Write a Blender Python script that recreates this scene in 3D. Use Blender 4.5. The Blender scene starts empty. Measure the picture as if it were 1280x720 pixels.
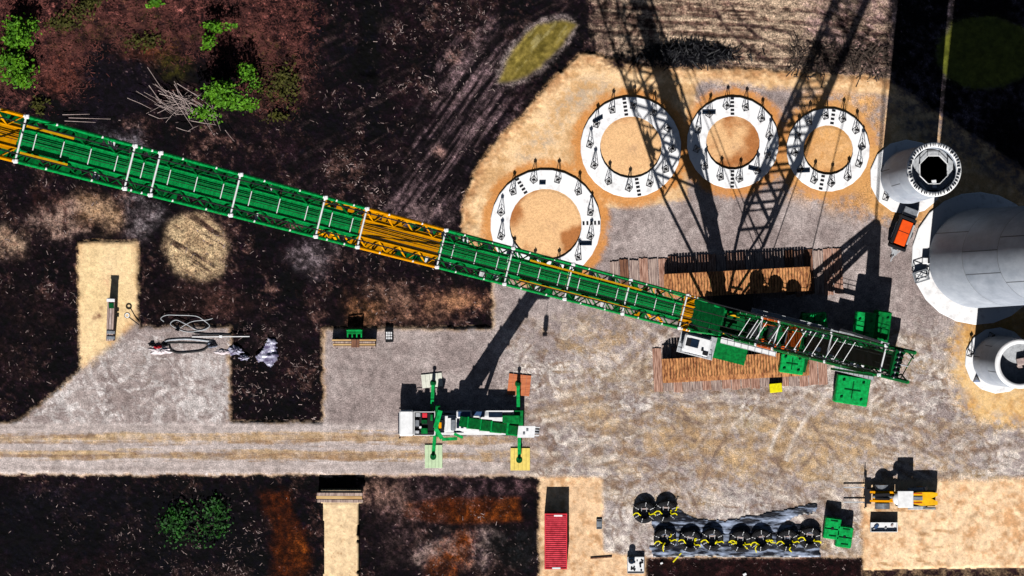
import bpy, math, random
import numpy as np
from mathutils import Vector, Matrix
random.seed(7)
S = 11.4            # photo pixels (1280 wide) per metre on the ground
HC = 432.0          # camera height
C = bpy.context.scene.collection
R = math.radians
def W(px, py, z=0.0): return Vector(((px-640)/S, (360-py)/S, z))      # ground position
def WI(px, py, z):                                                    # plan position of something seen at px,py at height z
    k = (HC-z)/HC
    return Vector(((px-640)/S*k, (360-py)/S*k, z))

# ------------------------------------------------------------------ materials
def mat(name, col, rough=0.6, metal=0.0, var=0.25, scale=3.0, col2=None, bump=0.0, spec=0.3, stretch=(1,1,1), thr=None):
    m = bpy.data.materials.new(name); m.use_nodes = True
    nt = m.node_tree; N = nt.nodes; L = nt.links
    b = N['Principled BSDF']
    b.inputs['Roughness'].default_value = rough
    b.inputs['Metallic'].default_value = metal
    b.inputs['Specular IOR Level'].default_value = spec
    tc = N.new('ShaderNodeNewGeometry')
    mp = N.new('ShaderNodeMapping'); mp.inputs['Scale'].default_value = stretch
    no = N.new('ShaderNodeTexNoise'); no.inputs['Scale'].default_value = scale; no.inputs['Detail'].default_value = 5
    no.inputs['Roughness'].default_value = 0.65
    rp = N.new('ShaderNodeValToRGB')
    rp.color_ramp.elements[0].position = 0.32 if thr is None else thr[0]
    rp.color_ramp.elements[1].position = 0.68 if thr is None else thr[1]
    a = [max(0, c*(1-var)) for c in col] if col2 is None else col2
    z = [min(1, c*(1+var)) for c in col] if col2 is None else col
    rp.color_ramp.elements[0].color = (*a, 1); rp.color_ramp.elements[1].color = (*z, 1)
    L.new(tc.outputs['Position'], mp.inputs['Vector']); L.new(mp.outputs[0], no.inputs['Vector'])
    L.new(no.outputs['Fac'], rp.inputs['Fac']); L.new(rp.outputs['Color'], b.inputs['Base Color'])
    if bump:
        bp = N.new('ShaderNodeBump'); bp.inputs['Strength'].default_value = bump; bp.inputs['Distance'].default_value = 0.05
        L.new(no.outputs['Fac'], bp.inputs['Height']); L.new(bp.outputs[0], b.inputs['Normal'])
    return m
M = {}
M['green'] = mat('green_paint', (0.002, 0.24, 0.045), 0.5, col2=(0.002, 0.11, 0.024), thr=(.38, .60), scale=2.2, spec=.08)
M['mgreen'] = mat('mid_green_paint', (0.001, 0.16, 0.028), 0.55, col2=(0.001, 0.075, 0.016), thr=(.38, .6), scale=1.4, spec=.06)
M['dgreen'] = mat('dark_green_paint', (0.001, 0.085, 0.020), 0.55, var=0.5, scale=1.6, spec=.08)
M['lgreen'] = mat('bright_green_paint', (0.003, 0.43, 0.09), 0.5, col2=(0.003, 0.22, 0.045), thr=(.36, .58), scale=2.6, spec=.1)
M['orange'] = mat('orange_paint', (1.0, 0.37, 0.001), 0.5, var=0.2, scale=1.5, spec=.1)
M['dorange'] = mat('red_orange_paint', (0.70, 0.11, 0.003), 0.5, var=0.3, scale=1.5)
M['yellow'] = mat('yellow_paint', (1.0, 0.48, 0.004), 0.45, var=0.2, scale=2)
M['byellow'] = mat('bright_yellow_paint', (0.85, 0.75, 0.0), 0.5, var=0.2, scale=4)
M['white'] = mat('white_paint', (0.85, 0.86, 0.88), 0.5, var=0.12, scale=2)
M['grey'] = mat('grey_steel', (0.22, 0.24, 0.27), 0.5, metal=0.2, var=0.35, scale=3)
M['lgrey'] = mat('light_grey_steel', (0.45, 0.47, 0.5), 0.5, var=0.3, scale=3)
M['black'] = mat('black_steel', (0.005, 0.005, 0.008), 0.6, var=0.4, scale=4)
M['rubber'] = mat('black_rubber', (0.02, 0.02, 0.024), 0.8, var=0.4, scale=5)
M['glass'] = mat('dark_glass', (0.01, 0.02, 0.04), 0.1, var=0.3, scale=2, spec=0.6)
M['bglass'] = mat('blue_glass', (0.05, 0.10, 0.22), 0.15, var=0.3, scale=2, spec=0.5)
M['rope'] = mat('steel_rope', (0.02, 0.022, 0.025), 0.6, var=0.3, scale=4)
M['red'] = mat('red_container_paint', (0.85, 0.065, 0.10), 0.5, col2=(0.50, 0.025, 0.045), thr=(.36, .58), scale=1.6, bump=0.1)
M['dred'] = mat('shaded_red_paint', (0.30, 0.012, 0.025), 0.6, var=.3, scale=2)
M['pred'] = mat('red_paint', (0.7, 0.03, 0.05), 0.5)
M['hotorange'] = mat('hot_orange_paint', (0.9, 0.09, 0.004), 0.5, var=0.15, scale=2)
M['concrete'] = mat('pale_concrete', (0.95, 0.95, 0.97), 0.85, var=0.0, scale=1.1, col2=(0.70, 0.69, 0.70), bump=0.15, thr=(.30, .46))
M['tower'] = mat('tower_concrete', (0.66, 0.72, 0.82), 0.6, scale=1.0, col2=(0.46, 0.52, 0.62), bump=0.12, stretch=(1, 1, .12))
M['tower2'] = mat('tower_concrete_grey', (0.60, 0.66, 0.77), 0.6, scale=.9, col2=(0.40, 0.46, 0.56), bump=0.12, stretch=(1, 1, .12))
M['seam'] = mat('seam_compound', (0.16, 0.18, 0.21), 0.8)
M['timber'] = mat('weathered_timber', (0.62, 0.38, 0.29), 0.9, scale=2.2, col2=(0.24, 0.11, 0.075), stretch=(3, .35, 3), thr=(0.38, 0.62))
M['timber2'] = mat('grey_timber', (0.55, 0.42, 0.36), 0.9, scale=2.2, col2=(0.20, 0.13, 0.12), stretch=(3, .35, 3), thr=(0.36, 0.62))
M['timber3'] = mat('brown_timber', (0.30, 0.14, 0.08), 0.9, scale=2.2, col2=(0.07, 0.03, 0.025), stretch=(3, .35, 3), thr=(0.36, 0.62))
M['track'] = mat('clay_covered_track', (0.78, 0.36, 0.14), 0.9, scale=2.2, col2=(0.20, 0.06, 0.025), thr=(0.36, 0.60), bump=.5, stretch=(2, .7, 1))
M['plywood'] = mat('pale_plywood', (0.72, 0.50, 0.24), 0.85, scale=1.4, col2=(0.45, 0.25, 0.10), stretch=(.3, 2, 1))
M['padgreen'] = mat('pale_green_plate', (0.56, 0.72, 0.46), 0.7, var=0.12, scale=3)
M['padyellow'] = mat('pale_yellow_plate', (0.85, 0.66, 0.16), 0.7, var=0.15, scale=3)
M['padwhite'] = mat('off_white_plate', (0.75, 0.76, 0.66), 0.7, var=0.15, scale=3)
M['padrust'] = mat('rust_wood_plate', (0.72, 0.24, 0.10), 0.8, scale=2.2, col2=(0.45, 0.12, 0.05), stretch=(.3, 3, 1))
M['foil'] = mat('plastic_foil', (0.62, 0.62, 0.78), 0.25, scale=1.8, col2=(0.14, 0.12, 0.22), bump=0.5, spec=0.6, thr=(.4, .6))
M['whitefoil'] = mat('white_foil', (0.9, 0.84, 0.86), 0.4, scale=1.8, col2=(0.6, 0.5, 0.55), bump=0.6)
M['tarp'] = mat('black_plastic_sheet', (0.42, 0.50, 0.68), 0.35, scale=1.5, col2=(0.008, 0.009, 0.016), bump=0.9, spec=0.5, stretch=(.30, 1.3, 1), thr=(.47, .66))  # pale streaks paint the sheen of the crumpled black sheet
M['wood'] = mat('bare_wood', (0.62, 0.50, 0.46), 0.9, scale=2, col2=(0.32, 0.24, 0.23))
M['chip'] = mat('wood_chips', (0.55, 0.42, 0.40), 0.9, scale=0.8, col2=(0.05, 0.03, 0.03), thr=(.42, .68))
M['deadveg'] = mat('dead_undergrowth', (0.17, 0.055, 0.045), 0.95, scale=0.7, col2=(0.02, 0.006, 0.008), thr=(.38, .62))
M['leaf'] = mat('leaves', (0.12, 0.32, 0.006), 0.7, scale=1.0, col2=(0.03, 0.12, 0.003))
M['dleaf'] = mat('dark_leaves', (0.02, 0.12, 0.010), 0.7, scale=1.3, col2=(0.003, 0.018, 0.003), thr=(.42,.62))
M['olive'] = mat('olive_leaves', (0.075, 0.075, 0.008), 0.8, scale=1.3, col2=(0.03, 0.03, 0.004))
M['bark'] = mat('bark', (0.07, 0.05, 0.04), 0.9)

# ------------------------------------------------------------------ mesh helper
def basis(a, up=None):
    a = Vector(a).normalized()
    up = Vector(up) if up is not None else (Vector((0, 0, 1)) if abs(a.z) < 0.95 else Vector((0, 1, 0)))
    x = up.cross(a).normalized(); y = a.cross(x).normalized()
    return x, y, a
class MB:
    def __init__(s): s.v = []; s.f = []; s.sm = []; s.m = []; s.cur = 0
    def add(s, vs, fs, smooth=False):
        o = len(s.v); s.v += [tuple(p) for p in vs]
        for f in fs: s.f.append([i+o for i in f]); s.sm.append(smooth); s.m.append(s.cur)
    def obox(s, c, X, Y, Z):        # centre and three half-axis vectors
        c = Vector(c); X = Vector(X); Y = Vector(Y); Z = Vector(Z)
        vs = [c+X*a+Y*b+Z*d for d in (-1, 1) for b in (-1, 1) for a in (-1, 1)]
        s.add(vs, [(0, 2, 3, 1), (4, 5, 7, 6), (0, 1, 5, 4), (2, 6, 7, 3), (0, 4, 6, 2), (1, 3, 7, 5)])
    def box(s, c, size, rz=0.0):
        ca, sa = math.cos(rz), math.sin(rz)
        s.obox(c, (ca*size[0]/2, sa*size[0]/2, 0), (-sa*size[1]/2, ca*size[1]/2, 0), (0, 0, size[2]/2))
    def cbox(s, c, size, rz=0.0, ch=0.12):   # box with bevelled top and vertical edges
        ca, sa = math.cos(rz), math.sin(rz); c = Vector(c)
        def ringp(hx, hy, z, k):
            pts = [(hx-k, -hy), (hx, -hy+k), (hx, hy-k), (hx-k, hy), (-hx+k, hy), (-hx, hy-k), (-hx, -hy+k), (-hx+k, -hy)]
            return [c+Vector((ca*x-sa*y, sa*x+ca*y, z)) for x, y in pts]
        hx, hy, hz = size[0]/2, size[1]/2, size[2]/2
        vs = ringp(hx, hy, -hz, ch)+ringp(hx, hy, hz-ch, ch)+ringp(hx-ch, hy-ch, hz, ch*.6)
        fs = [tuple(range(7, -1, -1)), tuple(range(16, 24))]
        for r in (0, 8):
            for i in range(8): fs.append((r+i, r+(i+1) % 8, r+8+(i+1) % 8, r+8+i))
        s.add(vs, fs)
    def bar(s, a, b, w, h, up=(0, 0, 1)):
        a = Vector(a); b = Vector(b); x, y, z = basis(b-a, up)
        s.obox((a+b)/2, x*w/2, y*h/2, (b-a)/2)
    def tube(s, a, b, r, n=6, r2=None, caps=True, smooth=False):
        a = Vector(a); b = Vector(b)
        if (b-a).length < 1e-6: return
        x, y, z = basis(b-a); r2 = r if r2 is None else r2
        vs = [a+(x*math.cos(2*math.pi*i/n)+y*math.sin(2*math.pi*i/n))*r for i in range(n)]
        vs += [b+(x*math.cos(2*math.pi*i/n)+y*math.sin(2*math.pi*i/n))*r2 for i in range(n)]
        s.add(vs, [(i, (i+1) % n, n+(i+1) % n, n+i) for i in range(n)], smooth)
        if caps: s.add(vs, [tuple(range(n-1, -1, -1)), tuple(range(n, 2*n))])
    def path(s, pts, r, n=5):
        for a, b in zip(pts[:-1], pts[1:]): s.tube(a, b, r, n)
    def lathe(s, c, prof, n=64, smooth=True, a0=0.0, a1=2*math.pi, ph=0):
        c = Vector(c); full = abs(a1-a0-2*math.pi) < 1e-6
        k = n if full else n+1; vs = []
        for (r, z) in prof:
            for i in range(k):
                t = a0+(a1-a0)*i/n+ph
                vs.append(c+Vector((r*math.cos(t), r*math.sin(t), z)))
        fs = []
        for j in range(len(prof)-1):
            for i in range(n):
                i2 = (i+1) % k
                fs.append((j*k+i, j*k+i2, (j+1)*k+i2, (j+1)*k+i))
        s.add(vs, fs, smooth)
    def quad(s, p): s.add(p, [tuple(range(len(p)))])
    def build(s, name, ms, parent=None, **kw):
        off = Vector((0, 0, 0)); p = parent
        while p is not None: off += p.location; p = p.parent
        me = bpy.data.meshes.new(name)
        me.from_pydata([(x-off.x, y-off.y, z-off.z) for x, y, z in s.v], [], s.f)
        ms = ms if isinstance(ms, (list, tuple)) else [ms]
        for m in ms: me.materials.append(M[m] if isinstance(m, str) else m)
        me.polygons.foreach_set('use_smooth', s.sm)
        me.polygons.foreach_set('material_index', s.m)
        me.update()
        o = bpy.data.objects.new(name, me); C.objects.link(o)
        if parent is not None: o.parent = parent
        for k, v in kw.items(): o[k] = v
        return o
def thing(name, label, cat, loc=(0, 0, 0), group=None):
    o = bpy.data.objects.new(name, None); C.objects.link(o); o.location = loc
    o['label'] = label; o['category'] = cat; o.empty_display_size = 0.5
    if group: o['group'] = group
    return o
def tag(o, label, cat, group=None, kind=None):
    o['label'] = label; o['category'] = cat
    if group: o['group'] = group
    if kind: o['kind'] = kind
    return o
def dup(root, loc, rz=0.0, label=None, scale=1.0):
    r = root.copy(); C.objects.link(r); r.location = loc; r.rotation_euler = (0, 0, rz); r.scale = (scale,)*3
    if label: r['label'] = label
    for ch in list(root.children):
        c = ch.copy(); C.objects.link(c); c.parent = r
        for g in ch.children:
            d = g.copy(); C.objects.link(d); d.parent = c
    return r
ORD = ['first', 'second', 'third', 'fourth', 'fifth', 'sixth', 'seventh', 'eighth', 'ninth', 'tenth', 'eleventh', 'twelfth', 'thirteenth', 'fourteenth',
       'fifteenth', 'sixteenth', 'seventeenth', 'eighteenth', 'nineteenth', 'twentieth', 'twenty-first', 'twenty-second', 'twenty-third', 'twenty-fourth', 'twenty-fifth']

# ------------------------------------------------------------------ ground (one height field, painted by region, split by kind)
rng = np.random.RandomState(3)
TAB = rng.rand(8, 512, 512).astype(np.float32)
def vnoise(x, y, k):
    xi = np.floor(x).astype(int); yi = np.floor(y).astype(int)
    fx = (x-xi).astype(np.float32); fy = (y-yi).astype(np.float32)
    fx = fx*fx*(3-2*fx); fy = fy*fy*(3-2*fy); T = TAB[k % 8]
    a = T[yi % 512, xi % 512]; b = T[yi % 512, (xi+1) % 512]; c = T[(yi+1) % 512, xi % 512]; d = T[(yi+1) % 512, (xi+1) % 512]
    return (a*(1-fx)+b*fx)*(1-fy)+(c*(1-fx)+d*fx)*fy
def fbm(x, y, sx, sy=None, octv=4, k=0, ang=0.0, gain=0.55):
    sy = sx if sy is None else sy
    if ang:
        ca, sa = math.cos(ang), math.sin(ang); x, y = x*ca+y*sa, -x*sa+y*ca
    r = 0; a = 1; t = 0
    for i in range(octv):
        r = r+a*vnoise(x/sx*2**i+17.3*i+k*31.7+1000, y/sy*2**i+9.1*i+k*11.9+1000, k+i); t += a; a *= gain
    return r/t
def sst(x, a, b):
    t = np.clip((x-a)/(b-a), 0, 1); return t*t*(3-2*t)
def pip(X, Y, poly):
    ins = np.zeros(X.shape, bool); n = len(poly)
    for i in range(n):
        x1, y1 = poly[i]; x2, y2 = poly[(i+1) % n]
        if y1 == y2: continue
        c = ((Y > y1) != (Y > y2)) & (X < (x2-x1)*(Y-y1)/(y2-y1)+x1)
        ins ^= c
    return ins
def blur(m, n):
    m = m.astype(np.float32)
    for _ in range(2):
        for ax in (0, 1):
            p = np.concatenate([np.repeat(np.take(m, [0], ax), n, ax), m, np.repeat(np.take(m, [-1], ax), n, ax)], ax)
            cs = np.cumsum(p, ax, dtype=np.float64)
            z = np.zeros_like(np.take(cs, [0], ax)); cs = np.concatenate([z, cs], ax)
            L = m.shape[ax]
            m = ((np.take(cs, range(2*n+1, 2*n+1+L), ax)-np.take(cs, range(0, L), ax))/(2*n+1)).astype(np.float32)
    return m
d = 0.125
xs = np.arange(-62, 62.001, d); ys = np.arange(37, -37.001, -d)
GX, GY = np.meshgrid(xs, ys)
PX = GX*S+640; PY = 360-GY*S
# soft warp of the region borders
n1 = fbm(PX, PY, 14, octv=3, k=1)-0.5; n2 = fbm(PX, PY, 14, octv=3, k=4)-0.5
QX = PX+n1*5; QY = PY+n2*5           # for soft-edged areas
HXp = PX+n1*3.2; HYp = PY+n2*3.2     # for crisp edges
def disc(cx, cy, r, X=None, Y=None, ry=None):
    X = QX if X is None else X; Y = QY if Y is None else Y
    return np.hypot(X-cx, (Y-cy)*(r/(ry or r)))-r
V = lambda *c: np.array(c, np.float32)
EN_ = sst(fbm(PX, PY, 10, octv=5, k=6, gain=.8), .32, .68)
col = np.zeros(PX.shape+(3,), np.float32)
EN = EN_
def lay(c, m, ns=1.0):
    global col
    m = np.clip(m, 0, 1); m = np.clip(m+(EN-.5)*3.0*ns*m*(1-m), 0, 1)[..., None]; c = np.asarray(c, np.float32)
    col = col*(1-m)+c*m
def mix(a, b, t): return V(*a)*(1-t[..., None])+V(*b)*t[..., None]
big = fbm(PX, PY, 120, octv=4, k=2); mid = fbm(PX, PY, 36, octv=4, k=3); fine = fbm(PX, PY, 7, octv=3, k=5, gain=.7)
vf = TAB[0][:PX.shape[0] % 512 or 512, :1]
spk = fbm(PX, PY, 2.6, octv=2, k=6, gain=.8)
# dark peaty soil
col[:] = mix((.004, .001, .007), (.022, .007, .014), sst(mid, .35, .75))
lay(mix((.045, .016, .022), (.016, .008, .018), fine), sst(fine*.6+big*.6, .62, .85)*.7)
lay((.085, .06, .07), sst(spk, .70, .9)*.6*sst(mid, .42, .7))
cl1 = fbm(PX+60*n1, PY+60*n2, 26, octv=5, k=7, gain=.75)
lay(mix((.04, .018, .018), (.11, .052, .045), fine), sst(cl1, .54, .66)*.75)
lay((.16, .085, .07), sst(cl1, .66, .76)*.6)
lay((.004, .003, .009), sst(-cl1, -.44, -.34)*.7)
st0 = fbm(PX, PY, 70, 6, octv=4, k=2, ang=-.5, gain=.7)
lay((.09, .055, .055), sst(st0, .58, .70)*.45*sst(PX, 330, 420)*sst(-PY, -330, -240))
# reddish undergrowth in the upper left
wa, wb = (fbm(PX, PY, 60, octv=4, k=0)-.5)*90, (fbm(PX, PY, 60, octv=4, k=5)-.5)*60
veg = blur(pip(PX+wa, PY+wb, [(-120, -140), (395, -140), (380, 40), (362, 118), (310, 120), (290, 50), (130, 45), (115, 100), (60, 108), (40, 120), (-120, 124)]), 12)
wn0 = np.random.RandomState(21).rand(*PX.shape).astype(np.float32)
vc = mix((.030, .008, .010), (.20, .066, .055), sst(fine*.5+mid*.3+wn0*.2, .38, .60))
lay(vc, veg*.95)
lay(mix((.10, .03, .015), (.20, .055, .025), fine), blur(pip(QX, QY, [(135, 66), (228, 50), (232, 72), (200, 84), (140, 80)]), 5)*.8)
lay(mix((.13, .035, .025), (.20, .06, .04), fine), blur(disc(75, 92, 24) < 0, 5)*.7)
lay((.07, .06, .008), blur(disc(345, 92, 26, ry=36) < 0, 5)*.8*sst(fine, .3, .6))
lay((.07, .06, .008), blur(disc(215, 82, 22, ry=20) < 0, 5)*.6)
lay((.05, .05, .008), sst(mid, .55, .7)*veg*.35)
lay((.010, .006, .016), blur(pip(QX, QY, [(118, 55), (195, 82), (190, 140), (100, 160), (100, 112)]), 5)*.85)
lay((.006, .004, .010), blur(pip(QX, QY, [(270, 50), (305, 60), (300, 110), (272, 112)]), 5)*.9)  # dark patch painted as the large shrub's cast shadow
# ditch, vertical
ditch = blur(pip(PX, PY, [(448, -120), (472, -120), (472, 92), (450, 95)]), 3)
DT = ditch
lay((.02, .03, .04), 0*blur(pip(PX, PY, [(452, 68), (466, 68), (466, 92), (452, 92)]), 3)*.7)
# smeared grey-violet slope
st = fbm(PX, PY, 90, 5, octv=4, k=3, ang=-0.95, gain=.7)
sl = blur(pip(QX, QY, [(560, 60), (628, 30), (640, 110), (650, 150), (600, 205), (578, 262), (500, 300), (470, 262), (510, 200), (540, 150)]), 14)
lay(mix((.015, .008, .015), (.17, .11, .12), sst(st, .40, .68)), sl*.9)
lay((.35, .20, .17), blur((disc(567, 70, 7) < 0) | (disc(585, 45, 5) < 0) | (disc(549, 189, 6) < 0), 3)*.7)
# pinkish clay field at the top
fld = blur(pip(QX, QY, [(748, -110), (1130, -110), (1120, 104), (1060, 96), (905, 88), (815, 84), (765, 78), (742, 40)]), 5)
hs = fbm(PX, PY, 110, 4.5, octv=4, k=7, ang=0.06, gain=.7)
fc = mix((.14, .08, .06), (.56, .41, .29), sst(hs*.65+fine*.35, .36, .62))
lay(fc, fld*.96)
pk = fbm(PX, PY, 70, 8, octv=4, k=1, ang=0.5, gain=.7)
lay(mix((.06, .03, .03), (.42, .27, .25), sst(pk, .4, .65)), fld*sst(PX, 985, 1040)*.7)
lay(mix((.05, .03, .03), (.2, .12, .10), fine), fld*sst(-PX, -800, -750)*.6)
# sandy plateau
plat_poly = [(574, 305), (577, 255), (598, 205), (628, 165), (650, 148), (690, 98), (728, 66), (760, 70), (812, 84), (908, 86), (1000, 90), (1110, 98), (1290, 215), (1480, 300), (1480, 900), (1078, 900), (1078, 697), (808, 697), (808, 900), (674, 900), (674, 595), (-200, 592), (-200, 527), (20, 528), (60, 497), (100, 461), (97, 302), (172, 302), (172, 408), (288, 408), (288, 528), (403, 528), (403, 410), (615, 410), (615, 330)]
up = PY < 300
plat = np.where(up, pip(QX, QY, plat_poly), pip(HXp, HYp, plat_poly))
path_m = pip(HXp, HYp, [(405, 628), (448, 628), (448, 900), (405, 900)])
bridge_m = pip(PX, PY, [(402, 612), (452, 612), (452, 629), (402, 629)])
sandN = mix((.60, .36, .17), (.88, .60, .34), sst(fine*.5+mid*.5, .33, .62))
P1 = blur(plat, 1)
lay(sandN, P1)
# orange-brown churned edge of the plateau
edge = blur(plat, 12)
lay(mix((.30, .13, .05), (.70, .38, .18), fine), P1*sst(-edge, -.93, -.55)*.6*(PY < 320))
# gravel
gcol = mix((.31, .25, .24), (.44, .37, .355), sst(fine*.35+mid*.65, .36, .64))
tanw = fbm(PX, PY, 90, 30, octv=5, k=5, ang=0.15, gain=.6)
sw = fbm(PX+60*n1, PY+60*n2, 60, 9, octv=4, k=2, ang=0.1, gain=.65)
gpoly = [(615, 338), (700, 338), (742, 318), (757, 262), (800, 256), (860, 250), (870, 100), (1000, 112), (1112, 118), (1090, 250), (1086, 262), (1480, 330), (1480, 598), (1078, 602), (1078, 697), (808, 697), (752, 692), (752, 598), (-200, 592), (-200, 527), (20, 528), (60, 497), (100, 461), (140, 430), (172, 400), (288, 408), (288, 528), (403, 528), (403, 410), (615, 410)]
grav = blur(pip(QX, QY, gpoly), 2)*P1
strip = blur(pip(QX, QY, [(836, 118), (880, 108), (1000, 113), (1108, 122), (1112, 150), (1040, 190), (860, 200)]), 3)
lay(gcol, grav)
gst = blur(pip(QX, QY, [(722, 105), (770, 96), (752, 128), (700, 165), (668, 205), (640, 212), (660, 178), (690, 140)]), 6)
lay(mix((.40, .30, .24), (.60, .45, .30), fine), gst*.8*sst(fine, .4, .6))
# worn tan / brown / pale areas on the gravel
trafo = grav*sst(PY, 380, 440)*sst(PX, 600, 660)
lay(mix((.24, .155, .10), (.56, .41, .24), fine), trafo*sst(tanw, .50, .66)*.8)
lay((.20, .13, .09), trafo*sst(sw, .60, .75)*.55)
lay((.62, .56, .53), trafo*sst(-sw, -.42, -.32)*.75)
sw3 = fbm(PX+120*n1, PY+120*n2, 40, 14, octv=5, k=7, ang=-.2, gain=.7)
lay((.60, .54, .52), trafo*sst(sw3, .54, .64)*.6)
lay((.19, .14, .12), trafo*sst(-sw3, -.40, -.32)*.45)
lay(mix((.22, .13, .08), (.40, .28, .17), fine), blur((disc(770, 412, 45, ry=22) < 0) | (disc(935, 565, 90, ry=26) < 0) | (disc(1000, 600, 60, ry=10) < 0), 12)*.6*sst(fine, .3, .6))
lay(mix((.5, .36, .17), (.66, .50, .27), fine), blur((disc(905, 530, 60, ry=14) < 0) | (disc(985, 560, 40, ry=10) < 0) | (disc(1010, 601, 13, ry=5) < 0) | (disc(1052, 604, 6) < 0), 5)*.55)
wx1 = (fbm(PX, PY, 55, octv=3, k=2)-.5)*150; wx2 = (fbm(PX, PY, 55, octv=3, k=6)-.5)*110
rid = 1-np.abs(2*fbm(PX+wx1, PY+wx2, 46, 16, octv=4, k=3, gain=.62)-1)
rid2 = 1-np.abs(2*fbm(PX+wx2, PY+wx1, 60, 22, octv=4, k=5, ang=.3, gain=.6)-1)
lay((.76, .68, .62), trafo*sst(rid, .80, .98)*.62)
for cx, cy, rr_, a0, a1, w_ in ((760, -60, 640, -1.9, -1.0, 5), (820, 1000, 430, 1.0, 2.1, 5), (900, 1400, 850, 1.2, 1.95, 6), (700, 1150, 590, .9, 1.6, 5), (1180, 60, 480, -2.2, -1.3, 5), (1010, 830, 300, .9, 2.3, 5), (620, 200, 300, -1.3, -.3, 5), (880, 1300, 790, 1.3, 1.9, 5)):
    for dr in (0, 24):
        dd = np.abs(np.hypot(PX+wx1*.10-cx, PY+wx2*.10-cy)-rr_-dr); an = np.arctan2(-(PY-cy), PX-cx)
        gm_ = ((an > a0) & (an < a1))*grav*sst(PY, 395, 420)
        lay((.23, .15, .105), np.exp(-(dd/w_)**2)*gm_*.62*sst(mid, .25, .5))
        lay((.76, .66, .57), np.exp(-((dd-w_*1.6)/2.2)**2)*gm_*.45*sst(mid, .25, .5))
lay((.22, .145, .11), trafo*sst(rid2, .88, .99)*.6)
warm = blur((disc(940, 560, 150, ry=40) < 0) | (disc(790, 520, 70, ry=30) < 0) | (disc(1150, 560, 70, ry=24) < 0) | (disc(760, 405, 60, ry=24) < 0), 22)
lay(mix((.28, .17, .10), (.56, .38, .21), sst(tanw*.6+mid*.4, .36, .62)), warm*trafo*.75*sst(mid, .30, .55))
trk_r = random.Random(5)
def arc(cx, cy, rad_, a0, a1, wdt, c, al):
    dd = np.abs(np.hypot(PX+wx1*.06-cx, PY+wx2*.06-cy)-rad_); an = np.arctan2(-(PY-cy), PX-cx)
    g = (an > a0) & (an < a1)
    lay(c, np.exp(-(dd/wdt)**2)*g*al*sst(mid, .28, .5))
for i in range(30):
    cx, cy = trk_r.uniform(700, 1230), trk_r.uniform(430, 720); rr_ = trk_r.uniform(30, 190); a0 = trk_r.uniform(-3, 2); da = trk_r.uniform(.5, 1.6)
    lt = trk_r.random() < .6; c_ = (.78, .69, .62) if lt else (.22, .15, .12)
    for dr in (0, 22): 
        m0 = grav.copy(); gg = c_
        dd = np.abs(np.hypot(PX+wx1*.06-cx, PY+wx2*.06-cy)-rr_-dr); an = np.arctan2(-(PY-cy), PX-cx)
        lay(gg, np.exp(-(dd/2.6)**2)*((an > a0) & (an < a0+da))*grav*sst(PY, 395, 420)*.55*sst(mid, .28, .5))
for i in range(12):
    cx, cy = trk_r.uniform(60, 300), trk_r.uniform(400, 620); rr_ = trk_r.uniform(40, 140); a0 = trk_r.uniform(-3, 2); da = trk_r.uniform(.5, 1.4)
    for dr in (0, 20):
        dd = np.abs(np.hypot(PX+wx1*.06-cx, PY+wx2*.06-cy)-rr_-dr); an = np.arctan2(-(PY-cy), PX-cx)
        lay((.74, .69, .67) if i % 3 else (.26, .21, .19), np.exp(-(dd/2.4)**2)*((an > a0) & (an < a0+da))*grav*sst(-PX, -290, -270)*sst(PY, 405, 425)*sst(-PY, -535, -520)*.5*sst(mid, .28, .5))
lay((.70, .65, .64), grav*sst(-PX, -400, -280)*sst(PY, 405, 430)*sst(rid2, .86, .98)*.65)
lay((.30, .24, .22), grav*sst(-PX, -400, -280)*sst(PY, 405, 430)*sst(rid, .92, .99)*.45)
# left pad patches
lp = grav*sst(-PX, -300, -280)*sst(PY, 400, 430)
sw2 = fbm(PX+90*n1, PY+90*n2, 30, 12, octv=4, k=6, ang=0.8, gain=.65)
lay((.60, .55, .54), lp*sst(sw2, .52, .66)*.55)
lay((.27, .21, .20), lp*sst(-sw2, -.42, -.30)*.5)
# sand on the left pad
ls = blur(pip(QX, QY, [(97, 302), (172, 302), (172, 392), (135, 430), (100, 462)]), 4)*P1
lay(mix((.80, .58, .30), (.92, .68, .40), mid), ls)
lay((.15, .03, .02), blur(disc(124, 393, 3.2) < 0, 1)+blur(disc(125, 385, 1.5) < 0, 1)+blur(disc(134, 322, 1) < 0, 1)+blur(disc(119, 396, 1.5) < 0, 1))
lay((.55, .18, .12), blur(disc(137, 353, 4, ry=10) < 0, 3)*.5)
# road with wheel lanes
rd = sst(-PX, -700, -560)*sst(PY, 526, 532)*sst(-PY, -594, -590)
rn = fbm(PX, PY, 80, 4, octv=4, k=4, gain=.7)
y_ = PY+(rn-.5)*13+(fbm(PX, PY, 160, octv=3, k=2)-.5)*9
lane = np.clip(sst(y_, 540, 545)*sst(-y_, -556, -551)+sst(y_, 562, 566)*sst(-y_, -577, -573), 0, 1)
lay(mix((.42, .35, .33), (.60, .52, .50), sst(rn*.6+mid*.4, .3, .7)), rd*.9)
lay(mix((.27, .165, .10), (.60, .42, .24), sst(rn*.7+fine*.3, .34, .62)), rd*lane*.8)
lay(mix((.34, .21, .12), (.5, .34, .2), sst(rn, .3, .7)), rd*lane*sst(PX, 180, 330)*.6)
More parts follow.
